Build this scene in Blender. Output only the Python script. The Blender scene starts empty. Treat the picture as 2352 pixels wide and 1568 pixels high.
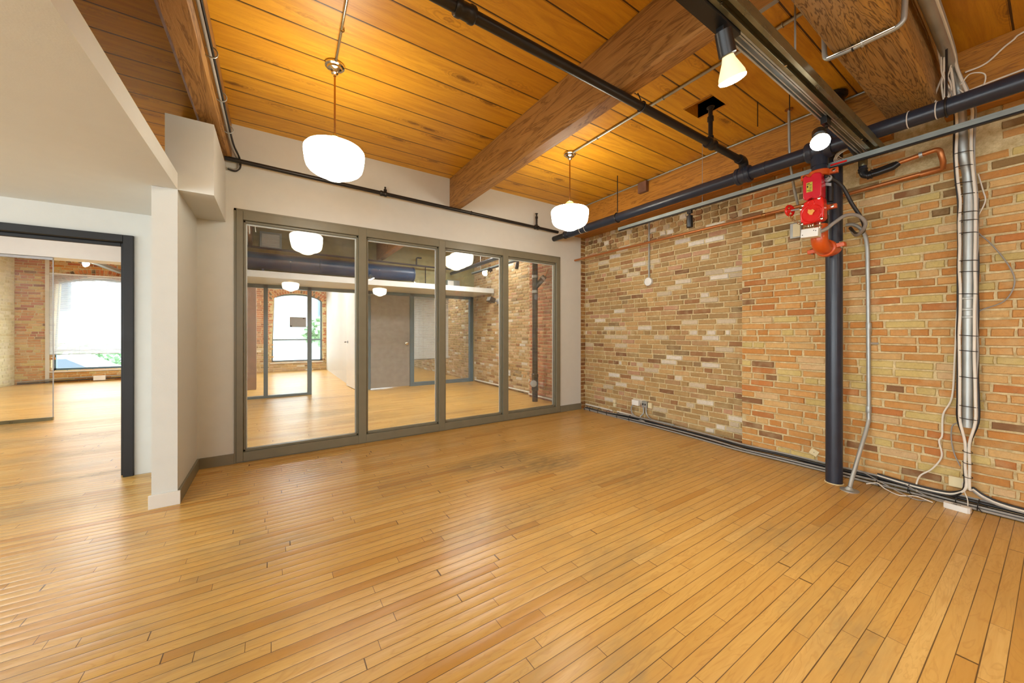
import bpy, math, random
from mathutils import Vector, Matrix, noise
random.seed(7)
sc = bpy.context.scene
COL = sc.collection
# ------------------------------------------------------------------ camera, world, exposure
FPX = 830.0
YAW = math.atan(546/FPX)
cam_d = bpy.data.cameras.new('camera'); cam = bpy.data.objects.new('camera', cam_d); COL.objects.link(cam)
cam.location = (-4.4247, -4.4484, 1.28)
cam.rotation_euler = (math.radians(90), 0, -YAW)
cam_d.sensor_width = 36; cam_d.lens = FPX/2352*36
cam_d.shift_y = -20/2352
cam_d.clip_start = 0.05
sc.camera = cam
vs = sc.view_settings
vs.view_transform = 'Standard'; vs.look = 'None'; vs.gamma = 1; vs.use_curve_mapping = False
vs.exposure = 0.47
w = bpy.data.worlds.new('world'); sc.world = w; w.use_nodes = True
bg = w.node_tree.nodes['Background']
bg.inputs[0].default_value = (0.86, 0.95, 1.0, 1); bg.inputs[1].default_value = 7.0
def portal(name, loc, rot, sx, sy):
    d = bpy.data.lights.new(name, 'AREA'); d.shape = 'RECTANGLE'; d.size = sx; d.size_y = sy
    d.cycles.is_portal = True
    o = bpy.data.objects.new(name, d); COL.objects.link(o); o.location = loc; o.rotation_euler = rot
    return o
R90 = math.radians(90)
# windows of the far outside wall (light travels towards -Y) and added unseen ones: left wall (towards +X), wall behind the camera (towards +Y)
for i, (x, wd) in enumerate([(-8.3, 1.8), (-3.75, 1.55), (-1.2, 1.3)]):
    portal('daylight_portal', (x, 9.98, 1.5), (-R90, 0, 0), wd, 2.5)
for y in (-6.9, -4.3, -1.7):
    portal('daylight_portal', (-10.28, y, 1.35), (0, -R90, 0), 1.9, 2.2)
for x in (-8.4, -6.4):
    portal('daylight_portal', (x, -9.25, 1.75), (R90, 0, 0), 1.5, 1.9)

# ------------------------------------------------------------------ colour + node helpers
def lin(c):
    c /= 255.0
    return c/12.92 if c <= 0.04045 else ((c+0.055)/1.055)**2.4
def S(r, g, b): return (lin(r), lin(g), lin(b), 1.0)
class NT:
    def __init__(s, name):
        s.m = bpy.data.materials.new(name); s.m.use_nodes = True
        s.t = s.m.node_tree; s.b = s.t.nodes['Principled BSDF']; s.out = s.t.nodes['Material Output']
    def n(s, typ, props=None, **inp):
        nd = s.t.nodes.new('ShaderNode'+typ)
        for k, v in (props or {}).items(): setattr(nd, k, v)
        for k, v in inp.items():
            key = int(k[1:]) if k[0] == '_' else k
            s.set(nd.inputs[key], v)
        return nd
    def set(s, sock, v):
        if hasattr(v, 'is_output') or isinstance(v, bpy.types.NodeSocket): s.t.links.new(v, sock)
        else: sock.default_value = v
    def math(s, op, a, b=0.0, c=None, clamp=False):
        nd = s.n('Math', {'operation': op, 'use_clamp': clamp}, _0=a, _1=b)
        if c is not None: s.set(nd.inputs[2], c)
        return nd.outputs[0]
    def mix(s, f, a, b, mode='MIX'):
        nd = s.n('Mix', {'data_type': 'RGBA', 'blend_type': mode}, _0=f)
        s.set(nd.inputs[6], a); s.set(nd.inputs[7], b)
        return nd.outputs[2]
    def pos(s): return s.n('NewGeometry').outputs['Position']
    def scale(s, v, x, y, z, loc=(0,0,0)):
        nd = s.n('Mapping', None, Vector=v); nd.inputs['Scale'].default_value = (x, y, z); nd.inputs['Location'].default_value = loc
        return nd.outputs[0]
    def noise(s, v, sc_=5, det=3, rough=0.5, dist=0.0):
        nd = s.n('TexNoise', None, Vector=v, Scale=sc_, Detail=det, Roughness=rough, Distortion=dist)
        return nd.outputs['Fac']
    def ramp(s, f, stops):
        nd = s.n('ValToRGB', None, Fac=f); e = nd.color_ramp.elements
        while len(e) < len(stops): e.new(0.5)
        for el, (p, c) in zip(e, stops): el.position = p; el.color = c if len(c) == 4 else (*c, 1)
        return nd.outputs[0]
    def mr(s, v, a, b, c, d):
        nd = s.n('MapRange', {'clamp': True}, _0=v, _1=a, _2=b, _3=c, _4=d); return nd.outputs[0]
    def bump(s, h, st=0.3, dist=0.01):
        nd = s.n('Bump', None, Height=h, Strength=st, Distance=dist); return nd.outputs[0]
    def fin(s, **k):
        for a, v in k.items(): s.set(s.b.inputs[a.replace('_', ' ')], v)
        return s.m
def plain(name, c, rough=0.5, metal=0.0, var=0.06, coat=0.0, bmp=0.0, bsc=60):
    n = NT(name)
    f = n.noise(n.pos(), 9, 4)
    col = n.mix(n.mr(f, 0.3, 0.7, 0, 1), (c[0]*(1-var), c[1]*(1-var), c[2]*(1-var), 1), (min(1, c[0]*(1+var)), min(1, c[1]*(1+var)), min(1, c[2]*(1+var)), 1))
    r = n.mr(f, 0.2, 0.8, max(0.02, rough-0.06), min(1, rough+0.06))
    k = dict(Base_Color=col, Roughness=r, Metallic=metal)
    if bmp: k['Normal'] = n.bump(n.noise(n.pos(), bsc, 3), bmp, 0.004)
    if coat: k['Coat_Weight'] = coat
    return n.fin(**k)
def emit(name, c, st):
    n = NT(name)
    return n.fin(Base_Color=c, Emission_Color=c, Emission_Strength=st, Roughness=0.3)

M = {}
M['wall'] = plain('painted_drywall', S(208, 209, 204), 0.55, var=0.02, bmp=0.08, bsc=140)
M['wall_trim'] = plain('painted_white_trim', S(216, 212, 204), 0.45, var=0.02)
M['frame'] = plain('olive_grey_frame_paint', S(122, 117, 98), 0.38, var=0.05)
M['frame_blue'] = plain('slate_blue_frame_paint', S(92, 116, 130), 0.4, var=0.06)
M['black_frame'] = plain('black_frame_paint', S(11, 11, 13), 0.5, var=0.1)
M['pipe'] = plain('navy_pipe_paint', S(38, 44, 58), 0.33, var=0.12, bmp=0.12, bsc=90)
M['pipe_dark'] = plain('black_iron_pipe', S(40, 38, 38), 0.34, 0.3, var=0.15, bmp=0.08)
M['duct'] = plain('navy_duct_paint', S(30, 58, 88), 0.4, var=0.12)
M['steel'] = plain('galvanised_steel', S(172, 176, 174), 0.42, 0.6, var=0.12, bmp=0.05)
M['rail_paint'] = plain('pale_grey_strut', S(150, 162, 162), 0.4, 0.5, var=0.08)
M['strut'] = plain('zinc_strut', S(128, 124, 98), 0.3, 0.7, var=0.15)
M['chrome'] = plain('polished_nickel', S(210, 200, 180), 0.15, 1.0, var=0.05)
M['brass'] = plain('antique_brass', S(176, 130, 78), 0.25, 0.9, var=0.1)
M['copper'] = plain('copper_tube', S(184, 116, 66), 0.38, 0.6, var=0.05)
M['black'] = plain('black_plastic', S(24, 24, 26), 0.35)
M['red'] = plain('valve_red_paint', S(222, 26, 20), 0.3, coat=0.4)
M['crimson'] = plain('cover_crimson_paint', S(206, 28, 48), 0.32, coat=0.4)
M['orange'] = plain('coupling_orange_paint', S(206, 84, 20), 0.34, coat=0.3)
M['white'] = plain('white_plastic', S(232, 232, 228), 0.4, var=0.02)
M['ivory'] = plain('ivory_plastic', S(222, 210, 170), 0.45, var=0.04)
M['cable_w'] = plain('white_cable', S(224, 218, 205), 0.5)
M['cable_g'] = plain('grey_cable', S(150, 146, 140), 0.45)
M['cable_k'] = plain('black_cable', S(34, 33, 34), 0.4)
M['greydoor'] = plain('grey_door_paint', S(150, 147, 142), 0.38, var=0.1)
M['olive'] = plain('olive_painted_wall', S(150, 142, 98), 0.6, var=0.12, bmp=0.1)
M['postwood'] = plain('dark_post_wood', S(120, 84, 66), 0.6, var=0.2)
M['blind'] = plain('blind_slat_white', S(226, 228, 228), 0.5, var=0.02)
M['yellow'] = plain('yellow_label', S(190, 176, 60), 0.5)
M['peach'] = plain('indicator_orange', S(240, 170, 80), 0.4)
M['grey'] = plain('grey_metal_panel', S(166, 170, 174), 0.5)
M['shade_glow'] = emit('opal_glass_lit', (1.0, 0.93, 0.76, 1), 16)
M['shade_dim'] = emit('opal_glass_soft', (1.0, 0.91, 0.66, 1), 1.3)
M['bulb_glow'] = emit('bulb_face', (1.0, 0.97, 0.88, 1), 60)
M['bulb_body'] = emit('bulb_reflector', (1.0, 0.86, 0.5, 1), 0.5)

def glass_mat():
    n = NT('clear_glass')
    fr = n.n('Fresnel', None, IOR=1.5).outputs[0]
    tr = n.n('BsdfTransparent', None, Color=(0.97, 0.985, 0.98, 1)).outputs[0]
    gl = n.n('BsdfGlossy', None, Color=(1, 1, 1, 1), Roughness=0.0).outputs[0]
    df = n.n('BsdfDiffuse', None, Color=(0.85, 0.86, 0.84, 1)).outputs[0]
    dn = n.mr(n.noise(n.pos(), 2.5, 5, 0.7), 0.4, 0.7, 0.015, 0.05)
    spk = n.mr(n.noise(n.pos(), 75, 2), 0.74, 0.78, 0, 0.25)
    tr = n.n('MixShader', None, _0=n.math('MAXIMUM', dn, n.math('MULTIPLY', spk, n.mr(n.noise(n.pos(), 1.7, 2), 0.5, 0.6, 0, 1))), _1=tr, _2=df).outputs[0]
    mx = n.n('MixShader', None, _0=fr, _1=tr, _2=gl).outputs[0]
    n.t.links.new(mx, n.out.inputs[0]); return n.m
M['glass'] = glass_mat()
def neck_mat():
    n = NT('clear_glass_fitter')
    return n.fin(Base_Color=S(200, 170, 110), Roughness=0.1, Transmission_Weight=0.6, IOR=1.3)
M['neck'] = neck_mat()

def floor_mat():
    n = NT('maple_strip_floor'); W = 0.058
    p = n.pos(); sp = n.n('SeparateXYZ', None, Vector=p); x, y = sp.outputs[0], sp.outputs[1]
    yy = n.math('DIVIDE', n.math('ADD', y, 4.1006+30*W*10), W)
    row = n.math('FLOOR', yy); fy = n.math('FRACT', yy)
    wn = n.n('TexWhiteNoise', {'noise_dimensions': '1D'}, W=row)
    r1 = wn.outputs['Value']
    wn2 = n.n('TexWhiteNoise', {'noise_dimensions': '1D'}, W=n.math('ADD', row, 0.37)); r2 = wn2.outputs['Value']
    L = n.math('MULTIPLY_ADD', r2, 0.75, 0.62)
    xx = n.math('DIVIDE', n.math('ADD', x, n.math('MULTIPLY', r1, 9.0)), L)
    # vary the end joints so that lengths differ inside a row
    xx = n.math('ADD', xx, n.math('MULTIPLY', n.math('SINE', n.math('ADD', n.math('MULTIPLY', xx, 2.3), n.math('MULTIPLY', r1, 40))), 0.28))
    cell = n.math('FLOOR', xx); fx = n.math('FRACT', xx)
    cv = n.n('CombineXYZ', None, X=cell, Y=row)
    idn = n.n('TexWhiteNoise', {'noise_dimensions': '2D'}, Vector=cv.outputs[0]); idv = idn.outputs['Value']; idc = idn.outputs['Color']
    base = n.ramp(idv, [(0.0, S(210, 167, 90)), (0.3, S(214, 172, 96)), (0.55, S(204, 159, 82)), (0.75, S(220, 182, 110)), (0.88, S(203, 156, 79)), (0.96, S(195, 146, 68)), (1.0, S(184, 132, 56))])
    # grain, shifted for each board
    off = n.n('VectorMath', {'operation': 'MULTIPLY'}, _0=idc, _1=(13, 7, 5)).outputs[0]
    pv = n.n('VectorMath', {'operation': 'ADD'}, _0=n.scale(p, 2.2, 26, 1), _1=off).outputs[0]
    g = n.noise(pv, 1.6, 5, 0.6, 1.2)
    base = n.mix(n.mr(g, 0.35, 0.75, 0, 0.55), base, S(190, 140, 64), 'MIX')
    pv2 = n.n('VectorMath', {'operation': 'ADD'}, _0=n.scale(p, 0.9, 5, 1), _1=off).outputs[0]
    figure = n.noise(pv2, 1.3, 3, 0.5, 2.5)
    ring = n.math('ABSOLUTE', n.math('SUBTRACT', n.math('FRACT', n.math('MULTIPLY', figure, 7)), 0.5))
    base = n.mix(n.mr(ring, 0.0, 0.16, 0.28, 0.0), base, S(170, 118, 50))
    # scuffed grey-green traffic patches, with shapes of their own
    n1 = n.noise(n.scale(p, 1.0, 1.6, 1), 1.15, 4, 0.6)
    n2 = n.noise(n.scale(p, 6, 24, 1), 1.2, 4, 0.65)
    dirt = n.math('MULTIPLY', n.mr(n1, 0.50, 0.66, 0, 1), n.mr(n2, 0.3, 0.7, 0.3, 1.0))
    base = n.mix(n.math('MULTIPLY', dirt, 0.5), base, S(140, 126, 92))
    spots = []
    for (cx, cy, rx, ry, st) in [(-2.55, -1.35, 0.5, 0.2, 0.9), (-2.2, -1.65, 0.5, 0.22, 0.9), (-2.9, -2.35, 0.7, 0.2, 0.6), (-1.35, -2.3, 0.9, 0.35, 0.55), (-5.9, 0.35, 0.9, 0.07, 1.0), (-5.9, -0.35, 0.8, 0.25, 0.5), (-6.9, 3.2, 1.4, 0.2, 0.9), (-6.6, 2.2, 1.2, 0.25, 0.8), (-6.4, 1.3, 1.0, 0.15, 0.8), (-3.6, 2.0, 0.9, 0.25, 0.8), (-7.3, 5.6, 1.2, 0.4, 0.8), (-3.3, 1.3, 0.5, 0.3, 0.7)]:
        dx = n.math('DIVIDE', n.math('SUBTRACT', x, cx), rx); dy = n.math('DIVIDE', n.math('SUBTRACT', y, cy), ry)
        d = n.math('ADD', n.math('MULTIPLY', dx, dx), n.math('MULTIPLY', dy, dy))
        spots.append(n.mr(d, 0.0, 1.6, st, 0.0))
    sm = spots[0]
    for q in spots[1:]: sm = n.math('MAXIMUM', sm, q)
    sm = n.math('MULTIPLY', sm, n.mr(n2, 0.35, 0.7, 0.15, 1))
    base = n.mix(n.math('MULTIPLY', sm, 0.75), base, S(104, 96, 66))
    # seams
    ey = n.math('MINIMUM', fy, n.math('SUBTRACT', 1.0, fy)); 
    ex = n.math('MULTIPLY', n.math('MINIMUM', fx, n.math('SUBTRACT', 1.0, fx)), n.math('DIVIDE', L, W))
    seamw = n.math('MULTIPLY_ADD', n.noise(n.scale(p, 1.5, 17, 1), 1, 2), 0.045, 0.004)
    sy = n.math('LESS_THAN', ey, seamw); sx = n.math('LESS_THAN', ex, 0.03)
    seam = n.math('MAXIMUM', sy, sx)
    base = n.mix(n.math('MULTIPLY', seam, 0.85), base, S(66, 38, 14))
    # cupping: every strip is a shallow crown
    crown = n.math('SUBTRACT', 1.0, n.math('POWER', n.math('ABSOLUTE', n.math('MULTIPLY', n.math('SUBTRACT', fy, 0.5), 2.0)), 2.4))
    amt = n.math('MULTIPLY', n.mr(x, -4.3, -2.2, 1.0, 0.35), n.mr(n.noise(p, 0.6, 2), 0.3, 0.7, 0.6, 1.1))
    h = n.math('ADD', n.math('MULTIPLY', crown, amt), n.math('MULTIPLY', n2, 0.015))
    nm = n.bump(h, 1.0, 0.0024)
    rg = n.math('ADD', n.mr(g, 0.3, 0.7, 0.30, 0.38), n.math('MULTIPLY', sm, 0.15))
    return n.fin(Base_Color=base, Roughness=rg, Normal=nm, Specular_IOR_Level=0.5, Coat_Weight=0.15, Coat_Roughness=0.2)
M['floor'] = floor_mat()

def ceil_mat():
    n = NT('pine_plank_ceiling'); W = 0.26
    p = n.pos(); sp = n.n('SeparateXYZ', None, Vector=p); x, y = sp.outputs[0], sp.outputs[1]
    yy = n.math('DIVIDE', n.math('ADD', y, 0.631+W*60), W)
    row = n.math('FLOOR', yy); fy = n.math('FRACT', yy)
    wn = n.n('TexWhiteNoise', {'noise_dimensions': '1D'}, W=row); r1 = wn.outputs['Value']
    base = n.ramp(r1, [(0, S(212, 152, 34)), (0.4, S(222, 162, 40)), (0.7, S(204, 142, 30)), (1, S(228, 170, 46))])
    off = n.n('VectorMath', {'operation': 'MULTIPLY'}, _0=wn.outputs['Color'], _1=(17, 9, 3)).outputs[0]
    pv = n.n('VectorMath', {'operation': 'ADD'}, _0=n.scale(p, 0.7, 7, 1), _1=off).outputs[0]
    g = n.noise(pv, 2.0, 6, 0.62, 1.6)
    base = n.mix(n.mr(g, 0.40, 0.72, 0, 0.6), base, S(170, 104, 18))
    # knots
    vor = n.n('TexVoronoi', {'feature': 'F1'}, Vector=n.n('VectorMath', {'operation': 'ADD'}, _0=n.scale(p, 1.9, 6.0, 0.0), _1=n.n('VectorMath', {'operation': 'MULTIPLY'}, _0=off, _1=(1, 0, 0)).outputs[0]).outputs[0], Scale=1.0)
    vd = n.math('ADD', vor.outputs['Distance'], n.math('MULTIPLY', n.math('SUBTRACT', n.noise(p, 22, 3), 0.5), 0.16))
    gate = n.math('GREATER_THAN', n.n('SeparateColor', None, _0=vor.outputs['Color']).outputs[0], 0.35)
    knot = n.math('MULTIPLY', n.mr(vd, 0.06, 0.19, 1, 0), gate)
    ring = n.math('MULTIPLY', n.math('MULTIPLY', n.mr(vd, 0.16, 0.42, 1, 0), gate), n.mr(n.math('ABSOLUTE', n.math('SUBTRACT', n.math('FRACT', n.math('MULTIPLY', vd, 14)), 0.5)), 0, 0.35, 1, 0))
    base = n.mix(n.math('MULTIPLY', ring, 0.5), base, S(120, 62, 14))
    base = n.mix(n.math('MULTIPLY', knot, 0.75), base, S(92, 46, 12))
    # pale scuffs and cracks
    sc_ = n.noise(n.scale(p, 1.3, 30, 1), 3, 4, 0.7, 1)
    base = n.mix(n.mr(sc_, 0.72, 0.8, 0, 0.5), base, S(226, 176, 90))
    cr = n.noise(n.scale(p, 0.8, 22, 1, (3, 5, 0)), 2.2, 5, 0.7, 2)
    base = n.mix(n.mr(n.math('ABSOLUTE', n.math('SUBTRACT', cr, 0.5)), 0.0, 0.008, 0.4, 0), base, S(90, 44, 8))
    wig = n.math('MULTIPLY', n.math('SUBTRACT', n.noise(n.scale(p, 3, 1, 1), 2, 2), 0.5), 0.015)
    ey = n.math('ABSOLUTE', n.math('ADD', n.math('MINIMUM', fy, n.math('SUBTRACT', 1, fy)), wig))
    gap = n.math('LESS_THAN', ey, 0.021)
    g2 = n.math('LESS_THAN', n.math('ABSOLUTE', n.math('SUBTRACT', fy, n.math('ADD', 0.036, wig))), 0.007)
    base = n.mix(n.math('MULTIPLY', gap, 0.92), base, S(40, 18, 4))
    base = n.mix(n.math('MULTIPLY', g2, 0.55), base, S(90, 46, 10))
    h = n.math('SUBTRACT', n.math('MULTIPLY', g, 0.15), n.math('MULTIPLY', gap, 1.0))
    return n.fin(Base_Color=base, Roughness=0.42, Normal=n.bump(h, 0.6, 0.006))
M['ceiling'] = ceil_mat()

def beam_mat(name, axis, c1, c2, c3, rings=8, q=7, al=0.7):
    n = NT(name); p = n.pos()
    s = [q, q, q]; s[axis] = al
    pv = n.scale(p, *s)
    g = n.noise(pv, 1.1, 5, 0.6, 1.8)
    fr = n.math('ABSOLUTE', n.math('SUBTRACT', n.math('FRACT', n.math('MULTIPLY', g, rings)), 0.5))
    base = n.mix(n.mr(g, 0.3, 0.7, 0, 1), c1, c2)
    base = n.mix(n.mr(fr, 0.0, 0.24, 0.9, 0), base, c3)
    s2 = [60, 60, 60]; s2[axis] = 2
    f2 = n.noise(n.scale(p, *s2), 1, 4, 0.7)
    base = n.mix(n.mr(f2, 0.35, 0.75, 0, 0.35), base, c3)
    lo = n.noise(p, 1.7, 3)
    base = n.mix(n.mr(lo, 0.55, 0.75, 0, 0.45), base, c3)
    h = n.math('ADD', n.math('MULTIPLY', fr, 0.7), n.math('MULTIPLY', f2, 0.5))
    return n.fin(Base_Color=base, Roughness=0.55, Normal=n.bump(h, 0.5, 0.006))
M['beam_y'] = beam_mat('beam_wood_long', 1, S(160, 114, 56), S(176, 128, 68), S(112, 72, 26), 6)
M['beam_x'] = beam_mat('beam_wood_cross', 0, S(192, 142, 58), S(162, 132, 92), S(84, 52, 16), 24, 2.6, 0.3)
M['ledger'] = beam_mat('ledger_wood', 1, S(196, 136, 48), S(182, 122, 40), S(138, 86, 22))

def brick_mat():
    n = NT('old_brick'); p = n.pos()
    a = n.n('Attribute', {'attribute_name': 'brickcol'}).outputs['Color']
    f = n.noise(p, 38, 5, 0.65); g = n.noise(p, 9, 3)
    a = n.mix(0.12, a, S(196, 156, 98))
    c = n.mix(n.mr(f, 0.3, 0.75, 0, 0.5), a, n.mix(0.55, a, (0.16, 0.08, 0.03, 1)))
    c = n.mix(n.mr(g, 0.5, 0.75, 0, 0.3), c, S(214, 196, 150))
    sp = n.noise(p, 160, 2)
    c = n.mix(n.mr(sp, 0.66, 0.72, 0, 0.45), c, S(84, 48, 20))
    h = n.math('ADD', n.math('MULTIPLY', f, 1.0), n.math('MULTIPLY', sp, 0.5))
    return n.fin(Base_Color=c, Roughness=0.88, Normal=n.bump(h, 0.55, 0.004))
M['brick'] = brick_mat()
def mortar_mat():
    n = NT('lime_mortar'); p = n.pos()
    f = n.noise(p, 22, 5, 0.7)
    c = n.mix(n.mr(f, 0.3, 0.7, 0, 1), S(176, 154, 108), S(224, 208, 164))
    return n.fin(Base_Color=c, Roughness=0.95, Normal=n.bump(n.noise(p, 90, 4), 0.8, 0.006))
M['mortar'] = mortar_mat()
def plainbrick():
    n = NT('brick_far'); p = n.pos(); sp = n.n('SeparateXYZ', None, Vector=p)
    cv = n.n('CombineXYZ', None, X=n.math('ADD', sp.outputs[0], sp.outputs[1]), Y=sp.outputs[2]).outputs[0]
    b = n.n('TexBrick', None, Vector=cv, Scale=1.0, Color1=S(196, 128, 66), Color2=S(206, 176, 108), Mortar=S(190, 172, 130))
    b.inputs['Mortar Size'].default_value = 0.006; b.inputs['Brick Width'].default_value = 0.22; b.inputs['Row Height'].default_value = 0.068
    return n.fin(Base_Color=b.outputs[0], Roughness=0.9)
M['brickfar'] = plainbrick()

# ------------------------------------------------------------------ mesh helpers
V3 = Vector
def frame_of(d):
    d = V3(d).normalized()
    a = V3((0, 0, 1)) if abs(d.z) < 0.9 else V3((1, 0, 0))
    u = d.cross(a).normalized(); v = d.cross(u).normalized()
    return d, u, v
def cr(pts, k=8):
    """smooth curve through points"""
    P = [V3(p) for p in pts]; out = []
    P = [P[0]*2-P[1]] + P + [P[-1]*2-P[-2]]
    for i in range(1, len(P)-2):
        for j in range(k):
            t = j/k; a, b, c, d = P[i-1], P[i], P[i+1], P[i+2]
            out.append(0.5*((2*b)+(c-a)*t+(2*a-5*b+4*c-d)*t*t+(3*b-a-3*c+d)*t**3))
    out.append(P[-2]); return out
def arc(c, u, v, r, a0, a1, k=8):
    c, u, v = V3(c), V3(u), V3(v)
    return [c + u*r*math.cos(a0+(a1-a0)*i/k) + v*r*math.sin(a0+(a1-a0)*i/k) for i in range(k+1)]
class MB:
    def __init__(s): s.V = []; s.F = []; s.M = []; s.C = None
    def add(s, vs, fs, mi=0):
        o = len(s.V); s.V += [tuple(v) for v in vs]; s.F += [tuple(i+o for i in f) for f in fs]; s.M += [mi]*len(fs); return s
    def box(s, x0, x1, y0, y1, z0, z1, mi=0):
        if x0 > x1: x0, x1 = x1, x0
        if y0 > y1: y0, y1 = y1, y0
        if z0 > z1: z0, z1 = z1, z0
        v = [(x, y, z) for z in (z0, z1) for y in (y0, y1) for x in (x0, x1)]
        return s.add(v, [(0,2,3,1), (4,5,7,6), (0,1,5,4), (2,6,7,3), (0,4,6,2), (1,3,7,5)], mi)
    def obox(s, c, ax, h, mi=0):
        c = V3(c); ax = [V3(a).normalized() for a in ax]
        v = [c + ax[0]*h[0]*i + ax[1]*h[1]*j + ax[2]*h[2]*k for k in (-1, 1) for j in (-1, 1) for i in (-1, 1)]
        return s.add(v, [(0,2,3,1), (4,5,7,6), (0,1,5,4), (2,6,7,3), (0,4,6,2), (1,3,7,5)], mi)
    def tube(s, pts, r, n=12, mi=0, caps=True):
        P = [V3(p) for p in pts]
        P = [p for i, p in enumerate(P) if i == 0 or (p-P[i-1]).length > 1e-5]
        m = len(P); rs = r if isinstance(r, (list, tuple)) else [r]*m
        if len(rs) != m: rs = [rs[0]]*m
        T = [(P[min(i+1, m-1)]-P[max(i-1, 0)]).normalized() for i in range(m)]
        _, u, v = frame_of(T[0]); vs = []
        for i in range(m):
            t = T[i]; u = (u - t*u.dot(t)).normalized(); v = t.cross(u)
            for k in range(n):
                a = 2*math.pi*k/n; vs.append(P[i] + (u*math.cos(a)+v*math.sin(a))*rs[i])
        fs = [(i*n+k, i*n+(k+1) % n, (i+1)*n+(k+1) % n, (i+1)*n+k) for i in range(m-1) for k in range(n)]
        if caps: fs += [tuple(range(n))[::-1], tuple((m-1)*n+k for k in range(n))]
        return s.add(vs, fs, mi)
    def lathe(s, o, d, prof, n=28, mi=0):
        o = V3(o); d, u, v = frame_of(d); m = len(prof); vs = []
        for (r, h) in prof:
            for k in range(n):
                a = 2*math.pi*k/n; vs.append(o + d*h + (u*math.cos(a)+v*math.sin(a))*max(r, 1e-4))
        fs = [(i*n+k, i*n+(k+1) % n, (i+1)*n+(k+1) % n, (i+1)*n+k) for i in range(m-1) for k in range(n)]
        fs += [tuple(range(n))[::-1], tuple((m-1)*n+k for k in range(n))]
        return s.add(vs, fs, mi)
    def ring(s, c, d, R, r, n=20, mi=0, a0=0, a1=2*math.pi):
        _, u, v = frame_of(d); full = abs(a1-a0) > 6.28
        pts = arc(c, u, v, R, a0, a1, n)
        return s.tube(pts, r, 8, mi, not full)
    def prism(s, poly, d, mi=0):
        """poly: list of 3D points (planar), d: extrusion vector"""
        P = [V3(p) for p in poly]; d = V3(d); k = len(P)
        return s.add(P+[p+d for p in P], [tuple(range(k))[::-1], tuple(range(k, 2*k))]+[(i, (i+1) % k, (i+1) % k+k, i+k) for i in range(k)], mi)
    def build(s, name, mats, parent=None, bevel=0, smooth=True, ang=35):
        if not isinstance(mats, (list, tuple)): mats = [mats]
        off = WL(parent) if parent else V3((0, 0, 0))
        if not parent:
            xs = [v[0] for v in s.V]; ys = [v[1] for v in s.V]; zs = [v[2] for v in s.V]
            off = V3(((min(xs)+max(xs))/2, (min(ys)+max(ys))/2, min(zs)))
        me = bpy.data.meshes.new(name)
        me.from_pydata([V3(v)-off for v in s.V], [], s.F)
        for m in mats: me.materials.append(M[m] if isinstance(m, str) else m)
        me.polygons.foreach_set('material_index', s.M)
        if s.C:
            ca = me.color_attributes.new('brickcol', 'FLOAT_COLOR', 'CORNER'); arr = []
            for p in me.polygons: arr += list(s.C[p.index])*p.loop_total
            ca.data.foreach_set('color', arr)
        me.update()
        if smooth:
            me.shade_smooth(); me.set_sharp_from_angle(angle=math.radians(ang))
        o = bpy.data.objects.new(name, me); COL.objects.link(o)
        if parent: o.parent = parent
        else: o.location = off
        if bevel:
            b = o.modifiers.new('bevel', 'BEVEL'); b.width = bevel; b.segments = 2; b.limit_method = 'ANGLE'; b.angle_limit = math.radians(40)
        return o
def WL(o):
    l = V3((0, 0, 0))
    while o: l = l + o.location; o = o.parent
    return l
def tag(o, label=None, cat=None, group=None, kind=None):
    if label: o['label'] = label
    if cat: o['category'] = cat
    if group: o['group'] = group
    if kind: o['kind'] = kind
    return o
def root(name, loc, label=None, cat=None, group=None, kind=None):
    o = bpy.data.objects.new(name, None); COL.objects.link(o); o.location = loc; o.empty_display_size = 0.1
    return tag(o, label, cat, group, kind)
def struct(mb, name, mat, **k): return tag(mb.build(name, mat, **k), kind='structure')
def dup(o, parent=None):
    c = o.copy(); COL.objects.link(c)
    if parent: c.parent = parent
    for ch in list(o.children): dup(ch, c)
    return c

# ------------------------------------------------------------------ brick walls
P_TAN = [(230,226,216)]*1 + [(132,110,78)] + [(174,142,92)]*7 + [(188,154,102)]*6 + [(160,132,88)]*4 + [(176,140,100)]*4 + [(198,160,110)]*3 + [(190,146,118)]*2 + [(150,106,70)]*2 + [(124,84,58)] + [(226,220,206)]*1 + [(206,194,170)]*2
P_ORG = [(202,146,80)]*7 + [(208,156,92)]*6 + [(196,132,64)]*5 + [(212,172,112)]*4 + [(206,186,118)]*5 + [(190,118,60)]*2 + [(128,88,58)] + [(214,182,136)]*2
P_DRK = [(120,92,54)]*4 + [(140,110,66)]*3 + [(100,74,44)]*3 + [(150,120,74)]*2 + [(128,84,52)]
P_RED = [(176,96,66)]*5 + [(190,112,76)]*4 + [(160,84,60)]*3 + [(196,134,98)]*2 + [(132,74,58)]
P_CRM = [(226,222,180)]*5 + [(232,228,196)]*4 + [(216,208,160)]*2
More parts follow.
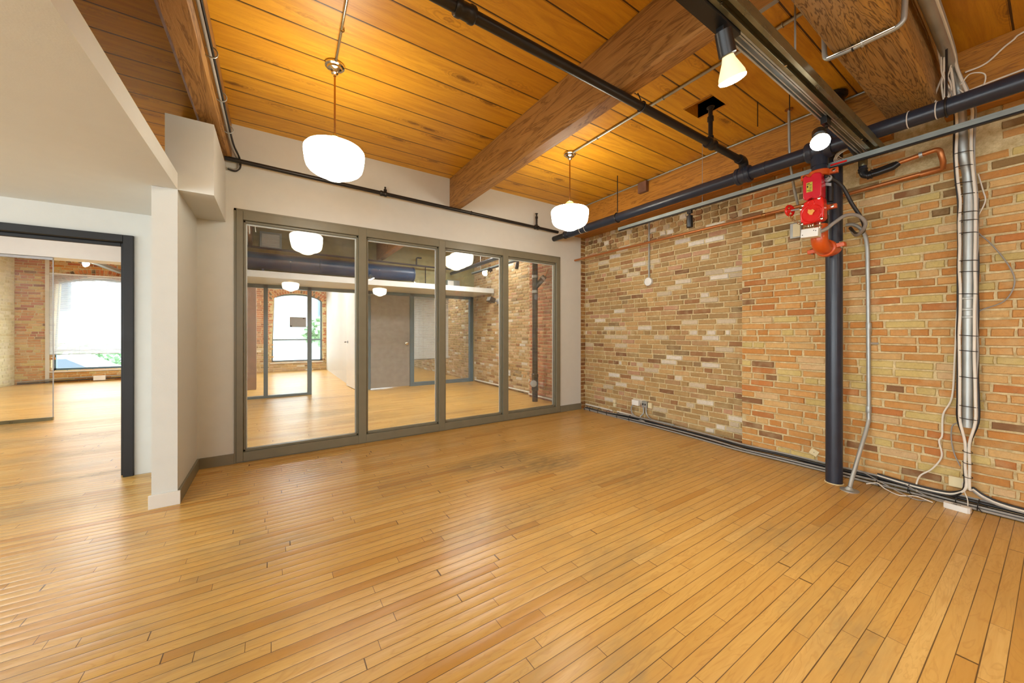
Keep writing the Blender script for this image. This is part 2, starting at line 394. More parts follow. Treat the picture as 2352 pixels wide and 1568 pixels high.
def bricks(mb, O, U, N, u0, u1, z0, z1, pal, skip=None, pitch=0.066, L=0.222, dep=0.010, jt=0.011, seed=1, wob=0.0022):
    """mortar face plus one slightly irregular block for each brick; O is a point of the wall, U along it, N out of it"""
    rnd = random.Random(seed); O, U, N = V3(O), V3(U), V3(N); Z = V3((0, 0, 1))
    if mb.C is None: mb.C = [(1, 1, 1, 1)]*len(mb.F)
    nrow = int((z1-z0)/pitch)+1
    for r in range(nrow):
        za = z0 + r*pitch; zb = min(za+pitch-jt, z1)
        if zb-za < 0.015: continue
        hdr = (r % 7 == 5); ln = L*0.5 if hdr else L
        u = u0 - rnd.uniform(0.0, ln) if r % 3 == 0 else u0 - (0.5*ln if r % 2 else 0.0) - rnd.uniform(0, 0.02)
        while u < u1:
            l = ln*rnd.uniform(0.94, 1.05) if rnd.random() > 0.07 else ln*0.5
            a, b = max(u, u0), min(u+l-jt*rnd.uniform(0.8, 1.25), u1); u += l
            if b-a < 0.03: continue
            um = (a+b)/2; zm = (za+zb)/2
            if skip and skip(um, zm): continue
            d = dep*rnd.uniform(0.45, 1.3); j = lambda s=wob: rnd.uniform(-s, s)
            ring = [(a, za), (um, za), (b, za), (b, zm), (b, zb), (um, zb), (a, zb), (a, zm)]
            ring = [(p+j(), q+j()) for p, q in ring]
            ins = 0.0055
            fr = []
            for (p, q) in ring:
                sx = ins if p < um-1e-3 else (-ins if p > um+1e-3 else 0); sz = ins if q < zm-1e-3 else (-ins if q > zm+1e-3 else 0)
                fr.append((p+sx, q+sz))
            base = len(mb.V)
            mb.V += [tuple(O+U*p+Z*q - N*0.003) for p, q in ring] + [tuple(O+U*p+Z*q+N*(d+j(0.0018))) for p, q in fr]
            mb.V.append(tuple(O+U*um+Z*zm+N*(d+0.001)))
            fs = [(base+i, base+(i+1) % 8, base+8+(i+1) % 8, base+8+i) for i in range(8)] + [(base+8+i, base+8+(i+1) % 8, base+16) for i in range(8)]
            mb.F += fs; mb.M += [1]*16
            pp = pal(um, zm) if callable(pal) else pal
            c = rnd.choice(pp); k = rnd.uniform(0.9, 1.08)
            c = tuple(min(1, lin(x)*k) for x in c)+(1,)
            mb.C += [c]*16
def quadface(mb, a, b, c, d, mi=0):
    mb.add([a, b, c, d], [(0, 1, 2, 3)], mi)
    if mb.C is not None: mb.C.append((1, 1, 1, 1))

# right wall: recessed bay (X=0) from the corner to Y=-2.53, then the pier (X=-0.15)
wr = MB(); wr.C = []
def bx(mb, *a, **k):
    n0 = len(mb.F); mb.box(*a, **k)
    if mb.C is not None: mb.C += [(1, 1, 1, 1)]*(len(mb.F)-n0)
bx(wr, 0.0, 0.30, -2.54, 4.1, 0, 3.32)
bx(wr, -0.15, 0.30, -9.2, -2.53, 0, 3.32)
bx(wr, -0.12, 0.0, 0.02, 1.45, 0, 3.32)        # pier behind the drywall, in the glazed room
bx(wr, 0.0, 0.30, 4.1, 10.0, 0, 3.32)
bricks(wr, (0, 0, 0), (0, -1, 0), (-1, 0, 0), 0.0, 2.53, 0.0, 2.60, P_TAN, seed=3)
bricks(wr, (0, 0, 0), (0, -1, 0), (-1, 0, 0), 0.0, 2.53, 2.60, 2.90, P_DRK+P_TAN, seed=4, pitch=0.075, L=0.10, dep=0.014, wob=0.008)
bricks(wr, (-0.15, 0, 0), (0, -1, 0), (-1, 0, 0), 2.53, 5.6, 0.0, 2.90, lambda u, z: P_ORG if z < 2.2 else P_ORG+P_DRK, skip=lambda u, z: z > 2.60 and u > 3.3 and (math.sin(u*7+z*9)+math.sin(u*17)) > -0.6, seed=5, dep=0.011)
bricks(wr, (0, 0, 0), (0, 1, 0), (-1, 0, 0), 4.25, 9.68, 0.0, 3.3, P_TAN+[(206,170,140)]*10, seed=12)
bricks(wr, (0, 0, 0), (0, 1, 0), (-1, 0, 0), 1.46, 4.08, 0.0, 3.3, lambda u, z: P_TAN+[(206,178,140)]*12, seed=7)
bricks(wr, (-0.12, 0, 0), (0, 1, 0), (-1, 0, 0), 0.14, 1.45, 0.0, 3.3, P_RED, seed=8)
struct(wr, 'wall_right', ['mortar', 'brick'], smooth=True, ang=50)

# brick return between drywall end and recessed bay
ret = MB(); ret.C = []
bx(ret, -0.1105, 0.0, 0.012, 0.10, 0, 3.32)
bricks(ret, (0, 0.012, 0), (1, 0, 0), (0, -1, 0), -0.108, -0.002, 0.0, 2.9, [(150,96,44),(128,80,36),(172,128,66),(110,66,34)], seed=9, L=0.4)
struct(ret, 'trim_1', ['mortar', 'brick'])

# ------------------------------------------------------------------ floor and ceiling
struct(MB().box(-10.2, 0.3, -9.3, 10.1, -0.10, 0.0), 'floor', 'floor', smooth=False)
ce = MB()
ce.box(-10.2, 0.3, -9.3, -2.80, 3.32, 3.45)
ce.box(-10.2, -1.30, -2.80, -2.55, 3.32, 3.45); ce.box(-1.06, 0.3, -2.80, -2.55, 3.32, 3.45)
ce.box(-10.2, 0.3, -2.55, 10.1, 3.32, 3.45)
ce.box(-1.40, -0.95, -2.9, -2.45, 3.45, 3.47)
struct(ce, 'ceiling', 'ceiling', smooth=False)

# ------------------------------------------------------------------ drywall above and around the glazed partition
FX0, FX1, FZ = -4.754, -0.570, 2.50
wb = MB()
wb.box(-5.03, FX0, 0.0, 0.13, 0, 3.32)
wb.box(FX1, -0.111, 0.0, 0.13, 0, 3.32)
# drywall over the glazing, notched around both beams
wb.box(FX0, FX1, 0.0, 0.13, FZ, 3.32)
struct(wb, 'wall_back', 'wall', smooth=False)
ws = MB(); ws.box(-5.172, -5.03, -0.81, 0.14, 0, 2.352)
struct(ws, 'wall_stub', 'wall', smooth=False)
bh = MB(); bh.box(-5.10, -4.818, -0.81, -0.001, 2.352, 2.905)
struct(bh, 'trim_2', 'wall', smooth=False)
# lowered ceiling slab on the left
sl = MB(); sl.box(-10.0, -5.03, -9.2, 0.27, 2.354, 2.475)
struct(sl, 'ceiling_soffit', 'wall', smooth=False)
# wall with the dark framed doorway
DX = -5.478
wd = MB(); wd.box(DX, -5.16, 0.14, 0.27, 0, 2.36); wd.box(-8.4, DX, 0.14, 0.27, 2.15, 2.36); wd.box(-10.0, -8.4, 0.14, 0.27, 0, 2.36)
struct(wd, 'wall_left_back', 'wall', smooth=False)
fr = MB()
fr.box(-5.545, DX, 0.115, 0.29, 0, 2.147); fr.box(-8.4, -8.33, 0.115, 0.29, 0, 2.147); fr.box(-8.33, -5.545, 0.115, 0.29, 2.085, 2.147)
fr.box(-5.575, -5.545, 0.19, 0.22, 0, 2.085); fr.box(-8.33, -5.575, 0.19, 0.22, 2.055, 2.085)
tag(fr.build('door_1', 'black_frame', bevel=0.003), kind='structure')
# side walls and wall behind the camera
wl_ = MB(); wl_.box(-10.2, -10.0, -9.3, 3.7, 0, 0.35); wl_.box(-10.2, -10.0, -9.3, 3.7, 2.30, 3.32)
for a, b in [(-9.3, -8.0), (-5.8, -5.4), (-3.2, -2.8), (-0.6, 3.7)]: wl_.box(-10.2, -10.0, a, b, 0.35, 2.30)  # openings added out of view so daylight reaches the soffit
struct(wl_, 'wall_left', 'wall', smooth=False)
wf = MB()
wf.box(-10.2, 0.3, -9.3, -9.15, 0, 0.8); wf.box(-10.2, 0.3, -9.3, -9.15, 2.7, 3.32)
for a, b in [(-10.2, -9.15), (-7.65, -7.15), (-5.65, 0.3)]: wf.box(a, b, -9.3, -9.15, 0.8, 2.7)  # openings added behind the camera to let fill daylight in
struct(wf, 'wall_front', 'brickfar', smooth=False)
# wall between left room and glazed room
struct(MB().box(-5.16, -5.03, 0.13, 4.1, 0, 3.32), 'wall_between', 'wall', smooth=False)

# baseboards
bb = MB(); bb.box(-5.012, FX0, -0.016, 0.0, 0, 0.10); bb.box(-5.03, -5.012, -0.81, 0.0, 0, 0.10)
tag(bb.build('baseboard_back', 'frame', bevel=0.002), kind='structure')
tag(MB().box(FX1, -0.113, -0.016, 0.0, 0, 0.10).build('baseboard_right', 'frame', bevel=0.002), kind='structure')
tag(MB().box(-5.186, -5.012, -0.828, -0.81, 0, 0.10).build('baseboard_stub', 'wall_trim', bevel=0.002), kind='structure')

# ------------------------------------------------------------------ glazed partition (window_1)
win = root('window_1', (-2.66, 0.0, 0.0), kind='structure')
f = MB(); y0, y1 = -0.020, 0.10
edges = [(FX0+0.018, -4.682), (-3.615, -3.53), (-2.64, -2.555), (-1.662, -1.572), (-0.655, FX1-0.012)]
for a, b in edges: f.box(a, b, y0, y1, 0.012, FZ-0.02)
for (a, b), (c, d) in zip(edges, edges[1:]):
    f.box(b, c, y0, y1, 0.012, 0.10); f.box(b, c, y0, y1, FZ-0.105, FZ-0.02)
    for (xa, xb) in ((b, b+0.02), (c-0.02, c)): f.box(xa, xb, 0.012, 0.07, 0.10, FZ-0.105)
    f.box(b, c, 0.012, 0.07, 0.10, 0.122); f.box(b, c, 0.012, 0.07, FZ-0.127, FZ-0.105)
f.build('window_frame', 'frame', win, bevel=0.003)
t = MB(); t.box(FX0, FX0+0.018, -0.008, 0.0, 0, FZ); t.box(FX1-0.012, FX1, -0.008, 0.0, 0, FZ); t.box(FX0, FX1, -0.008, 0.0, FZ-0.02, FZ); t.box(FX0+0.018, FX1, -0.004, 0.08, 0, 0.012)
t.build('edge_strip', 'frame', win)
for (a, b), (c, d) in zip(edges, edges[1:]):
    MB().box(b+0.018, c-0.018, 0.035, 0.043, 0.12, FZ-0.125).build('glass_pane', 'glass', win, smooth=False)
    refl_ = MB(); za_, zb_ = 0.112, FZ-0.117; refl_.box(b+0.018, b+0.030, 0.044, 0.058, za_, zb_); refl_.box(c-0.030, c-0.018, 0.044, 0.058, za_, zb_); refl_.box(b+0.030, c-0.030, 0.044, 0.058, zb_-0.024, zb_); refl_.build('reflection_strip', 'white', win)  # white strips stand in for the reflection along each pane's sealed edge

# ------------------------------------------------------------------ timber beams
def beam(mb, x0, x1, y0, y1, z0, z1, ax, seg=14, amp=0.004, ch=0.02):
    """long beam with worn, slightly wandering arrises"""
    n = seg; vs = []; rows = []
    for i in range(n+1):
        t = i/n
        if ax == 1: c = V3((0, y0+(y1-y0)*t, 0)); prof = [(x0, z1), (x0, z0+ch), (x0+ch, z0), (x1-ch, z0), (x1, z0+ch), (x1, z1)]
        else: c = V3((x0+(x1-x0)*t, 0, 0)); prof = [(y0, z1), (y0, z0+ch), (y0+ch, z0), (y1-ch, z0), (y1, z0+ch), (y1, z1)]
        r = []
        for k, (p, z) in enumerate(prof):
            o = noise.noise(V3((i*0.7+k*9, k*3.1, x0)))*amp
            q = p+o; zz = z+(noise.noise(V3((i*0.9, k*5.0, y0)))*amp if z < z1-1e-3 else 0)
            r.append(len(vs)); vs.append((q, c.y, zz) if ax == 1 else (c.x, q, zz))
        rows.append(r)
    fs = []
    for a, b in zip(rows, rows[1:]):
        for k in range(6): fs.append((a[k], a[(k+1) % 6], b[(k+1) % 6], b[k]))
    fs += [tuple(rows[0])[::-1], tuple(rows[-1])]
    return mb.add(vs, fs)
tag(beam(MB(), -4.935, -4.772, -3.70, -0.002, 2.945, 3.318, 1).build('wooden_beam', 'beam_y', ang=30), 'timber ceiling beam on the left with cables clipped along it', 'beam', 'timber ceiling beams')
bB = tag(beam(MB(), -2.487, -2.338, -3.70, -0.002, 2.925, 3.318, 1).build('wooden_beam', 'beam_y', ang=30), 'brown timber ceiling beam between the two hanging lamps, ending above the glass partition', 'beam', 'timber ceiling beams')
tag(beam(MB(), -8.0, -0.152, -3.96, -3.70, 2.93, 3.318, 0, seg=30).build('wooden_beam', 'beam_x', ang=30), 'wide timber girder at the upper right with bold wood grain, crossed by a metal conduit', 'beam')
lb = beam(MB(), -0.26, -0.152, -3.69, -0.004, 2.875, 3.318, 1, seg=20, amp=0.002, ch=0.004); lb.box(-0.152, -0.002, -2.52, -0.004, 2.876, 3.318)
tag(lb.build('wooden_beam', 'ledger', ang=30), 'orange timber ledger lying along the top of the brick wall', 'beam')
tag(beam(MB(), -0.26, -0.16, -9.0, -3.97, 2.875, 3.318, 1, seg=20, amp=0.002, ch=0.004).build('wooden_beam', 'ledger', ang=30), 'timber ledger on the brick wall at the far upper right, right of the cable bundle', 'beam')

# ------------------------------------------------------------------ hanging lamps
LABEL_P = {}
def pendant(loc, label, glow='shade_glow'):
    x, y, z = loc
    t = root('pendant_lamp', (x, y, z), label, 'lamp', 'schoolhouse hanging lamps')
    D = (0, 0, -1)
    MB().lathe(loc, D, [(0.066, 0), (0.070, 0.008), (0.068, 0.020), (0.054, 0.026), (0.050, 0.040), (0.030, 0.050), (0.022, 0.062), (0.024, 0.070), (0.012, 0.078), (0.011, 0.090)]).build('canopy', 'chrome', t)
    MB().lathe(loc, D, [(0.0065, 0.085), (0.0065, 0.535)], n=12).build('stem', 'brass', t)
    MB().lathe(loc, D, [(0.010, 0.528), (0.014, 0.534), (0.014, 0.546), (0.010, 0.552)], n=16).build('coupling', 'chrome', t)
    MB().lathe(loc, D, [(0.012, 0.550), (0.034, 0.556), (0.044, 0.570), (0.047, 0.592), (0.060, 0.612), (0.074, 0.620), (0.074, 0.626)], n=32).build('fitter', 'neck', t)
    sh = MB().lathe(loc, D, [(0.072, 0.616), (0.115, 0.622), (0.165, 0.630), (0.196, 0.642), (0.209, 0.658), (0.211, 0.680), (0.207, 0.720), (0.201, 0.762), (0.193, 0.790), (0.176, 0.812), (0.150, 0.830), (0.118, 0.842), (0.100, 0.846), (0.094, 0.850), (0.086, 0.858), (0.064, 0.870), (0.036, 0.878), (0.0, 0.881)], n=48)
    s = sh.build('lamp_shade', glow, t, ang=80)
    return t
pendant((-4.04, -1.41, 3.32), 'nearer hanging lamp with lit white glass shade, left of the timber beam')
pendant((-1.62, -1.38, 3.32), 'farther hanging lamp with lit white glass shade, nearest the brick wall')
pendant((-4.02, 1.72, 3.32), 'hanging lamp behind the leftmost glass pane', 'shade_dim')
pendant((-1.60, 1.74, 3.32), 'hanging lamp behind the third glass pane', 'shade_dim')

# conduits on the ceiling
def clips(par, pts, r, name='clip', mat='steel'):
    for (p, d) in pts:
        MB().ring(p, d, r+0.002, 0.003, 14).build(name, mat, par)
def conduit(pts, r, label, mat='steel', k=8, clip=(), smooth=True, name='conduit', group=None, cat='conduit'):
    o = MB().tube(cr(pts, k) if smooth else pts, r, 12).build(name, mat)
    tag(o, label, cat, group)
    for c, d in clip:
        MB().ring(c, d, r+0.003, 0.004, 14).build('coupling', mat, o)
    return o
conduit([(-4.04, -1.45, 3.308), (-4.055, -2.04, 3.308), (-4.07, -2.9, 3.308), (-4.08, -3.68, 3.308)], 0.010, 'thin metal conduit on the ceiling planks feeding the nearer hanging lamp', 'chrome', clip=[((-4.045, -1.80, 3.308), (0, 1, 0))])
conduit([(-1.62, -1.42, 3.306), (-1.62, -2.0, 3.306), (-1.62, -2.9, 3.306), (-1.63, -3.68, 3.306)], 0.012, 'thin metal conduit on the ceiling planks feeding the farther hanging lamp', 'steel', clip=[((-1.62, -1.80, 3.306), (0, 1, 0)), ((-1.62, -2.42, 3.306), (0, 1, 0)), ((-1.62, -2.56, 3.306), (0, 1, 0)), ((-1.628, -3.44, 3.306), (0, 1, 0))])
conduit([(-0.275, -0.02, 3.306), (-0.275, -1.2, 3.306), (-0.275, -2.4, 3.306), (-0.275, -3.68, 3.306)], 0.009, 'thin conduit along the joint of ceiling and timber ledger', 'steel', clip=[((-0.275, -1.75, 3.306), (0, 1, 0)), ((-0.275, -0.9, 3.306), (0, 1, 0))])
jb = MB().box(-0.32, -0.262, -1.43, -1.30, 3.16, 3.30)
tag(jb.build('junction_box', 'postwood', bevel=0.004), 'small brown junction box on the timber ledger beside the thin conduit', 'box')
# conduit strap across the girder
gc = MB().tube([(-1.66, -3.66, 3.20), (-1.66, -3.665, 2.965)] + arc((-1.655, -3.70, 2.95), (0, 1, 0), (0, 0, -1), 0.035, 0, math.pi/2, 5) + [(-1.648, -3.80, 2.914), (-1.64, -3.93, 2.914)] + arc((-1.64, -3.955, 2.95), (0, 0, -1), (0, -1, 0), 0.036, 0, math.pi/2, 5) + [(-1.635, -3.995, 3.08), (-1.63, -4.0, 3.25)], 0.013, 12).build('conduit', 'steel')
tag(gc, 'metal conduit strapped across the underside of the wide girder, with a beaded chain beside it', 'conduit')
MB().tube([(-1.672, -3.68, 2.918), (-1.668, -3.80, 2.912), (-1.66, -3.96, 2.912)], 0.0045, 8).build('chain', 'chrome', gc)
MB().ring((-1.65, -3.79, 2.914), (0, 1, 0), 0.0155, 0.004, 14).build('strap', 'black', gc)
MB().ring((-1.648, -3.83, 2.914), (0, 1, 0), 0.015, 0.006, 14).build('coupling', 'steel', gc)

# ------------------------------------------------------------------ sprinkler pipes
def fitting(par, c, d, R, w, mat, name='coupling'):
    c = V3(c); d = V3(d).normalized()
    MB().lathe(c-d*w/2, d, [(R*0.90, 0), (R, w*0.08), (R, w*0.26), (R*0.91, w*0.32), (R*0.91, w*0.68), (R, w*0.74), (R, w*0.92), (R*0.9, w)], n=24).build(name, mat, par)
# thin pipe across the top of the glass wall
ZA = P_A = None
wp = root('sprinkler_pipe', (-2.8, -0.10, 2.76), 'thin black sprinkler pipe running across the drywall above the glass partition', 'pipe')
MB().tube([(-4.815, -0.10, 2.935), (-3.9, -0.10, 2.915), (-2.6, -0.10, 2.89), (-0.70, -0.10, 2.86)], 0.021, 16).build('pipe', 'pipe_dark', wp)
for x, z in [(-3.36, 2.903), (-1.12, 2.868)]: fitting(wp, (x, -0.10, z), (1, 0, -0.015), 0.031, 0.075, 'pipe_dark')
MB().lathe((-1.12, -0.10, 2.88), (0, 0, 1), [(0.020, 0), (0.020, 0.03), (0.015, 0.035), (0.015, 0.12), (0.020, 0.122), (0.020, 0.15), (0.012, 0.155), (0.012, 0.19), (0.022, 0.192), (0.022, 0.198)], n=14).build('sprinkler_head', 'pipe_dark', wp)
MB().lathe((-3.34, -0.10, 2.915), (0, 0, 1), [(0.018, 0), (0.018, 0.04), (0.010, 0.045), (0.010, 0.07)], n=14).build('plug', 'pipe_dark', wp)
MB().ring((-2.22, -0.10, 2.885), (1, 0, 0), 0.024, 0.004, 16).build('hanger_ring', 'pipe_dark', wp)

# large main pipe along the brick wall
MX, MZ = -0.70, 2.775
mp = root('sprinkler_pipe', (MX, -2.5, MZ), 'large dark navy sprinkler main running the length of the brick wall below the ceiling', 'pipe')
RM = 0.055
MB().tube([(MX, 4.0, MZ), (MX, -0.32, MZ)], 0.040, 20).build('end_section', 'pipe_dark', mp)
MB().tube([(MX, -0.30, MZ), (MX, -2.7, MZ), (MX, -3.2, MZ), (MX, -9.1, MZ)], RM, 28).build('pipe', 'pipe', mp)
fitting(mp, (MX, -0.31, MZ), (0, 1, 0), 0.058, 0.10, 'pipe_dark')
fitting(mp, (MX, -2.79, MZ), (0, 1, 0), 0.078, 0.13, 'pipe')
for y in (-0.62, -0.72, -2.98): MB().ring((MX, y, MZ), (0, 1, 0), RM+0.001, 0.0025, 26).build('paint_band', 'wall_trim' if y > -1 else 'pipe', mp)
fitting(mp, (MX, -3.36, MZ), (0, 1, 0), 0.082, 0.17, 'pipe', 'tee')
for y in (-3.86, -3.99):
    b = MB(); b.ring((MX, y, MZ), (0.05, 1, 0.06), RM+0.001, 0.003, 26, a0=0.4, a1=5.2); b.build('paint_mark', 'wall_trim', mp)
for (y, zt) in ((-1.28, 3.318), (-4.03, 3.318)):
    h = MB().tube([(MX, y, zt), (MX, y, MZ+RM+0.02)], 0.006, 8); h.ring((MX, y, MZ), (0, 1, 0), RM+0.006, 0.006, 22); h.build('hanger', 'pipe_dark', mp)
# the branch pipe towards the left
BY, BZ = -2.79, 2.935
bp = root('sprinkler_pipe', (-2.6, BY, BZ), 'long black sprinkler branch crossing the middle of the ceiling under the timber beam', 'pipe')
MB().tube([(-8.0, BY, BZ-0.03), (-0.76, BY, BZ-0.03)], 0.029, 18).build('pipe', 'pipe_dark', bp)
el = MB().tube([(-0.80, BY, BZ-0.03), (-0.735, BY, BZ-0.03)] + arc((-0.735, BY, BZ-0.065), (0, 0, 1), (1, 0, 0), 0.035, 0, math.pi/2, 6) + [(MX, BY, MZ+0.055)], 0.040, 18); el.build('elbow', 'pipe_dark', bp)
for x in (-3.62, -1.29): fitting(bp, (x, BY, BZ-0.03), (1, 0, 0), 0.043, 0.11, 'pipe_dark')
hb = MB().lathe((-1.29, BY, BZ), (0, 0, 1), [(0.024, 0), (0.026, 0.03), (0.018, 0.04), (0.018, 0.16), (0.026, 0.165), (0.026, 0.20), (0.018, 0.21), (0.017, 0.27), (0.03, 0.275), (0.03, 0.285)], n=16); hb.build('riser', 'pipe_dark', bp)
MB().ring((-2.22, BY, BZ-0.03), (1, 0, 0), 0.034, 0.004, 18).tube([(-2.22, BY, BZ+0.004), (-2.30, BY-0.03, BZ+0.02)], 0.004, 6).build('hanger_ring', 'black', bp)

# ------------------------------------------------------------------ column + valve
CX, CY = -0.425, -3.38
cl = root('pipe_column', (CX, CY, 0), 'tall round navy blue standpipe rising from the floor in front of the brick wall', 'column')
MB().tube([(CX, CY, 0), (CX, CY, 1.0), (CX, CY, 3.318)], 0.057, 36).build('pipe', 'pipe', cl)
MB().lathe((CX, CY, 0), (0, 0, 1), [(0.064, 0), (0.064, 0.004), (0.058, 0.006)], n=32).build('collar', 'ivory', cl)
MB().lathe((CX, CY, 3.16), (0, 0, 1), [(0.058, 0), (0.068, 0.01), (0.068, 0.12), (0.09, 0.125), (0.09, 0.15)], n=24).build('top_flange', 'pipe_dark', cl)

VX, VY = -0.70, -3.36
va = root('alarm_valve', (VX, VY, 2.0), 'bright red sprinkler valve assembly with orange couplings beside the navy standpipe', 'valve')
MB().tube([(VX, VY, MZ-0.03), (VX, VY, 2.64)], 0.056, 24).tube([(VX, VY, 2.66), (VX, VY, 2.575)], 0.050, 24).build('drop_pipe', 'pipe', va)
def lugged(name, c, d, R, w, lug, mat='orange'):
    c = V3(c); d = V3(d).normalized(); lug = V3(lug).normalized(); s_ = d.cross(lug)
    o = MB().lathe(c-d*w/2, d, [(R*0.93, 0), (R, w*0.12), (R, w*0.88), (R*0.93, w)], n=26)
    for sgn in (-1, 1): o.obox(c+lug*sgn*(R+0.022), (lug, d, s_), (0.028, w*0.40, 0.017))
    p = o.build(name, mat, va, bevel=0.004)
    for sgn in (-1, 1):
        cc = c+lug*sgn*(R+0.024)
        MB().lathe(cc-s_*0.028, s_, [(0.008, 0), (0.013, 0.001), (0.013, 0.012), (0.006, 0.013), (0.006, 0.044), (0.012, 0.045), (0.012, 0.055)], n=6).build('bolt', 'chrome', p)
lugged('coupling', (VX, VY, 2.575), (0, 0, 1), 0.068, 0.052, (0.15, -1, 0))
MB().tube([(VX, VY, 2.56), (VX, VY, 2.36)], 0.040, 20).build('body', 'pipe_dark', va)
MB().tube([(VX-0.005, VY-0.072, 2.51), (VX-0.005, VY-0.072, 2.33)], 0.020, 16).lathe((VX-0.005, VY-0.072, 2.50), (0, 0, 1), [(0.028, 0), (0.03, 0.01), (0.024, 0.03)], n=14).build('bypass_tube', 'pipe_dark', va)
MB().lathe((VX-0.04, VY-0.075, 2.50), (-1, 0.1, 0.1), [(0.022, 0), (0.026, 0.01), (0.026, 0.02), (0.014, 0.022), (0.012, 0.034)], n=14).obox((VX-0.03, VY-0.045, 2.475), ((0, 1, 0.5), (1, 0, 0), (0, 0, 1)), (0.045, 0.006, 0.012)).build('lever', 'steel', va)
lugged('coupling', (VX, VY, 2.29), (0, 0, 1), 0.060, 0.045, (0.1, -1, 0))
# crimson cover
cv = MB(); xf, xb = -0.835, -0.735
poly = [(-3.292, 2.375), (-3.292, 2.535), (-3.305, 2.55), (-3.318, 2.545), (-3.328, 2.533), (-3.342, 2.533), (-3.352, 2.549), (-3.372, 2.555), (-3.405, 2.545), (-3.412, 2.53), (-3.412, 2.365), (-3.40, 2.345), (-3.367, 2.345), (-3.352, 2.362), (-3.336, 2.362), (-3.322, 2.347), (-3.30, 2.358)]
cv.prism([(xf, y, z) for y, z in poly], (0.10, 0, 0))
cvo = cv.build('cover', 'crimson', va, bevel=0.008)
lb_ = MB().box(xf-0.0015, xf, -3.357, -3.317, 2.41, 2.487); lb_.build('label', 'yellow', cvo)
lt = MB()
for k, (y, z, w_, h_) in enumerate([(-3.330, 2.476, .018, .006), (-3.344, 2.464, .014, .004), (-3.325, 2.455, .007, .018), (-3.344, 2.446, .014, .003), (-3.344, 2.436, .014, .003), (-3.334, 2.424, .026, .003), (-3.340, 2.416, .018, .003)]):
    lt.box(xf-0.0022, xf-0.0015, y-w_/2, y+w_/2, z-h_/2, z+h_/2)
lt.build('label_print', 'black', cvo)
# red gearbox
gb = MB(); gx = -0.825
poly = [(-3.272, 2.20), (-3.268, 2.262), (-3.276, 2.292), (-3.286, 2.310), (-3.292, 2.336), (-3.31, 2.345), (-3.385, 2.352), (-3.398, 2.362), (-3.418, 2.350), (-3.422, 2.318), (-3.425, 2.19), (-3.412, 2.170), (-3.33, 2.158), (-3.292, 2.158), (-3.276, 2.172)]
gb.prism([(gx, y, z) for y, z in poly], (0.085, 0, 0))
gbo = gb.build('gearbox', 'red', va, bevel=0.010)
rg = MB(); rg.ring((gx-0.001, -3.347, 2.238), (1, 0, 0), 0.066, 0.004, 30); rg.ring((gx-0.001, -3.345, 2.318), (1, 0, 0), 0.022, 0.003, 20); rg.box(gx-0.004, gx, -3.352, -3.338, 2.314, 2.322)
rg.tube([(gx-0.001, -3.405, 2.20), (gx-0.001, -3.405, 2.27)], 0.004, 6); rg.build('raised_rim', 'red', gbo)
MB().lathe((gx, -3.347, 2.245), (-1, 0, 0), [(0.012, 0), (0.012, 0.012)], n=14).prism([(gx-0.012, -3.347+a, 2.245+b) for a, b in [(0.016, 0.026), (0.0, 0.016), (-0.014, 0.020), (-0.026, 0.004), (-0.014, -0.010), (-0.010, -0.024), (0.006, -0.020), (0.020, 0.0)]], (-0.006, 0, 0)).build('indicator', 'peach', gbo)
for (y, z) in [(-3.395, 2.345), (-3.288, 2.318), (-3.412, 2.180), (-3.284, 2.168), (-3.276, 2.29)]:
    MB().lathe((gx, y, z), (-1, 0, 0), [(0.009, 0), (0.011, 0.001), (0.011, 0.007), (0.004, 0.009)], n=6).build('bolt', 'chrome', gbo)
# handwheel
hw = (-0.78, -3.185, 2.312)
w_ = MB().ring(hw, (0.35, 1, 0), 0.042, 0.009, 24)
for k in range(4):
    a = k*math.pi/2+0.4; _, u, v = frame_of((0.35, 1, 0)); w_.tube([V3(hw), V3(hw)+(u*math.cos(a)+v*math.sin(a))*0.042], 0.006, 8)
w_.lathe(V3(hw)-V3((0.33, 0.94, 0))*0.012, (0.35, 1, 0), [(0.014, 0), (0.014, 0.024)], n=14)
hwo = w_.build('handwheel', 'red', va)
MB().tube([hw, (-0.78, -3.28, 2.305)], 0.007, 10).build('shaft', 'steel', va)
ch = MB(); pts = cr([(-0.80, -3.190, 2.275), (-0.805, -3.215, 2.225), (-0.81, -3.255, 2.185), (-0.82, -3.284, 2.165)], 4)
for i in range(len(pts)-1): ch.tube(arc((pts[i]+pts[i+1])/2, (0, 0.6, -0.8), (1, 0, 0) if i % 2 else (0, 0.8, 0.6), 0.007, 0, 2*math.pi, 8), 0.0022, 5, 0, False)
ch.build('chain', 'chrome', va)
# switch box
sw = MB().obox((-0.835, -3.347, 2.076), ((0, 1, 0.06), (1, 0, 0), (0, -0.06, 1)), (0.056, 0.035, 0.034)).build('switch_box', 'white', va, bevel=0.002)
for (y, z) in [(-3.302, 2.065), (-3.388, 2.083), (-3.375, 2.088)]: MB().lathe((-0.870, y, z), (-1, 0, 0), [(0.0035, 0), (0.0035, 0.002)], n=8).build('screw', 'black', sw)
br = MB()
for y in (-3.322, -3.336, -3.35, -3.395): br.tube([(-0.80, y, 2.16), (-0.80, y, 2.105)], 0.005, 8)
br.box(-0.815, -0.77, -3.40, -3.30, 2.128, 2.138); br.build('bracket', 'chrome', va)
MB().tube([(-0.82, -3.400, 2.08), (-0.80, -3.418, 2.09), (-0.78, -3.435, 2.105)], 0.015, 14).build('cable_gland', 'steel', va)
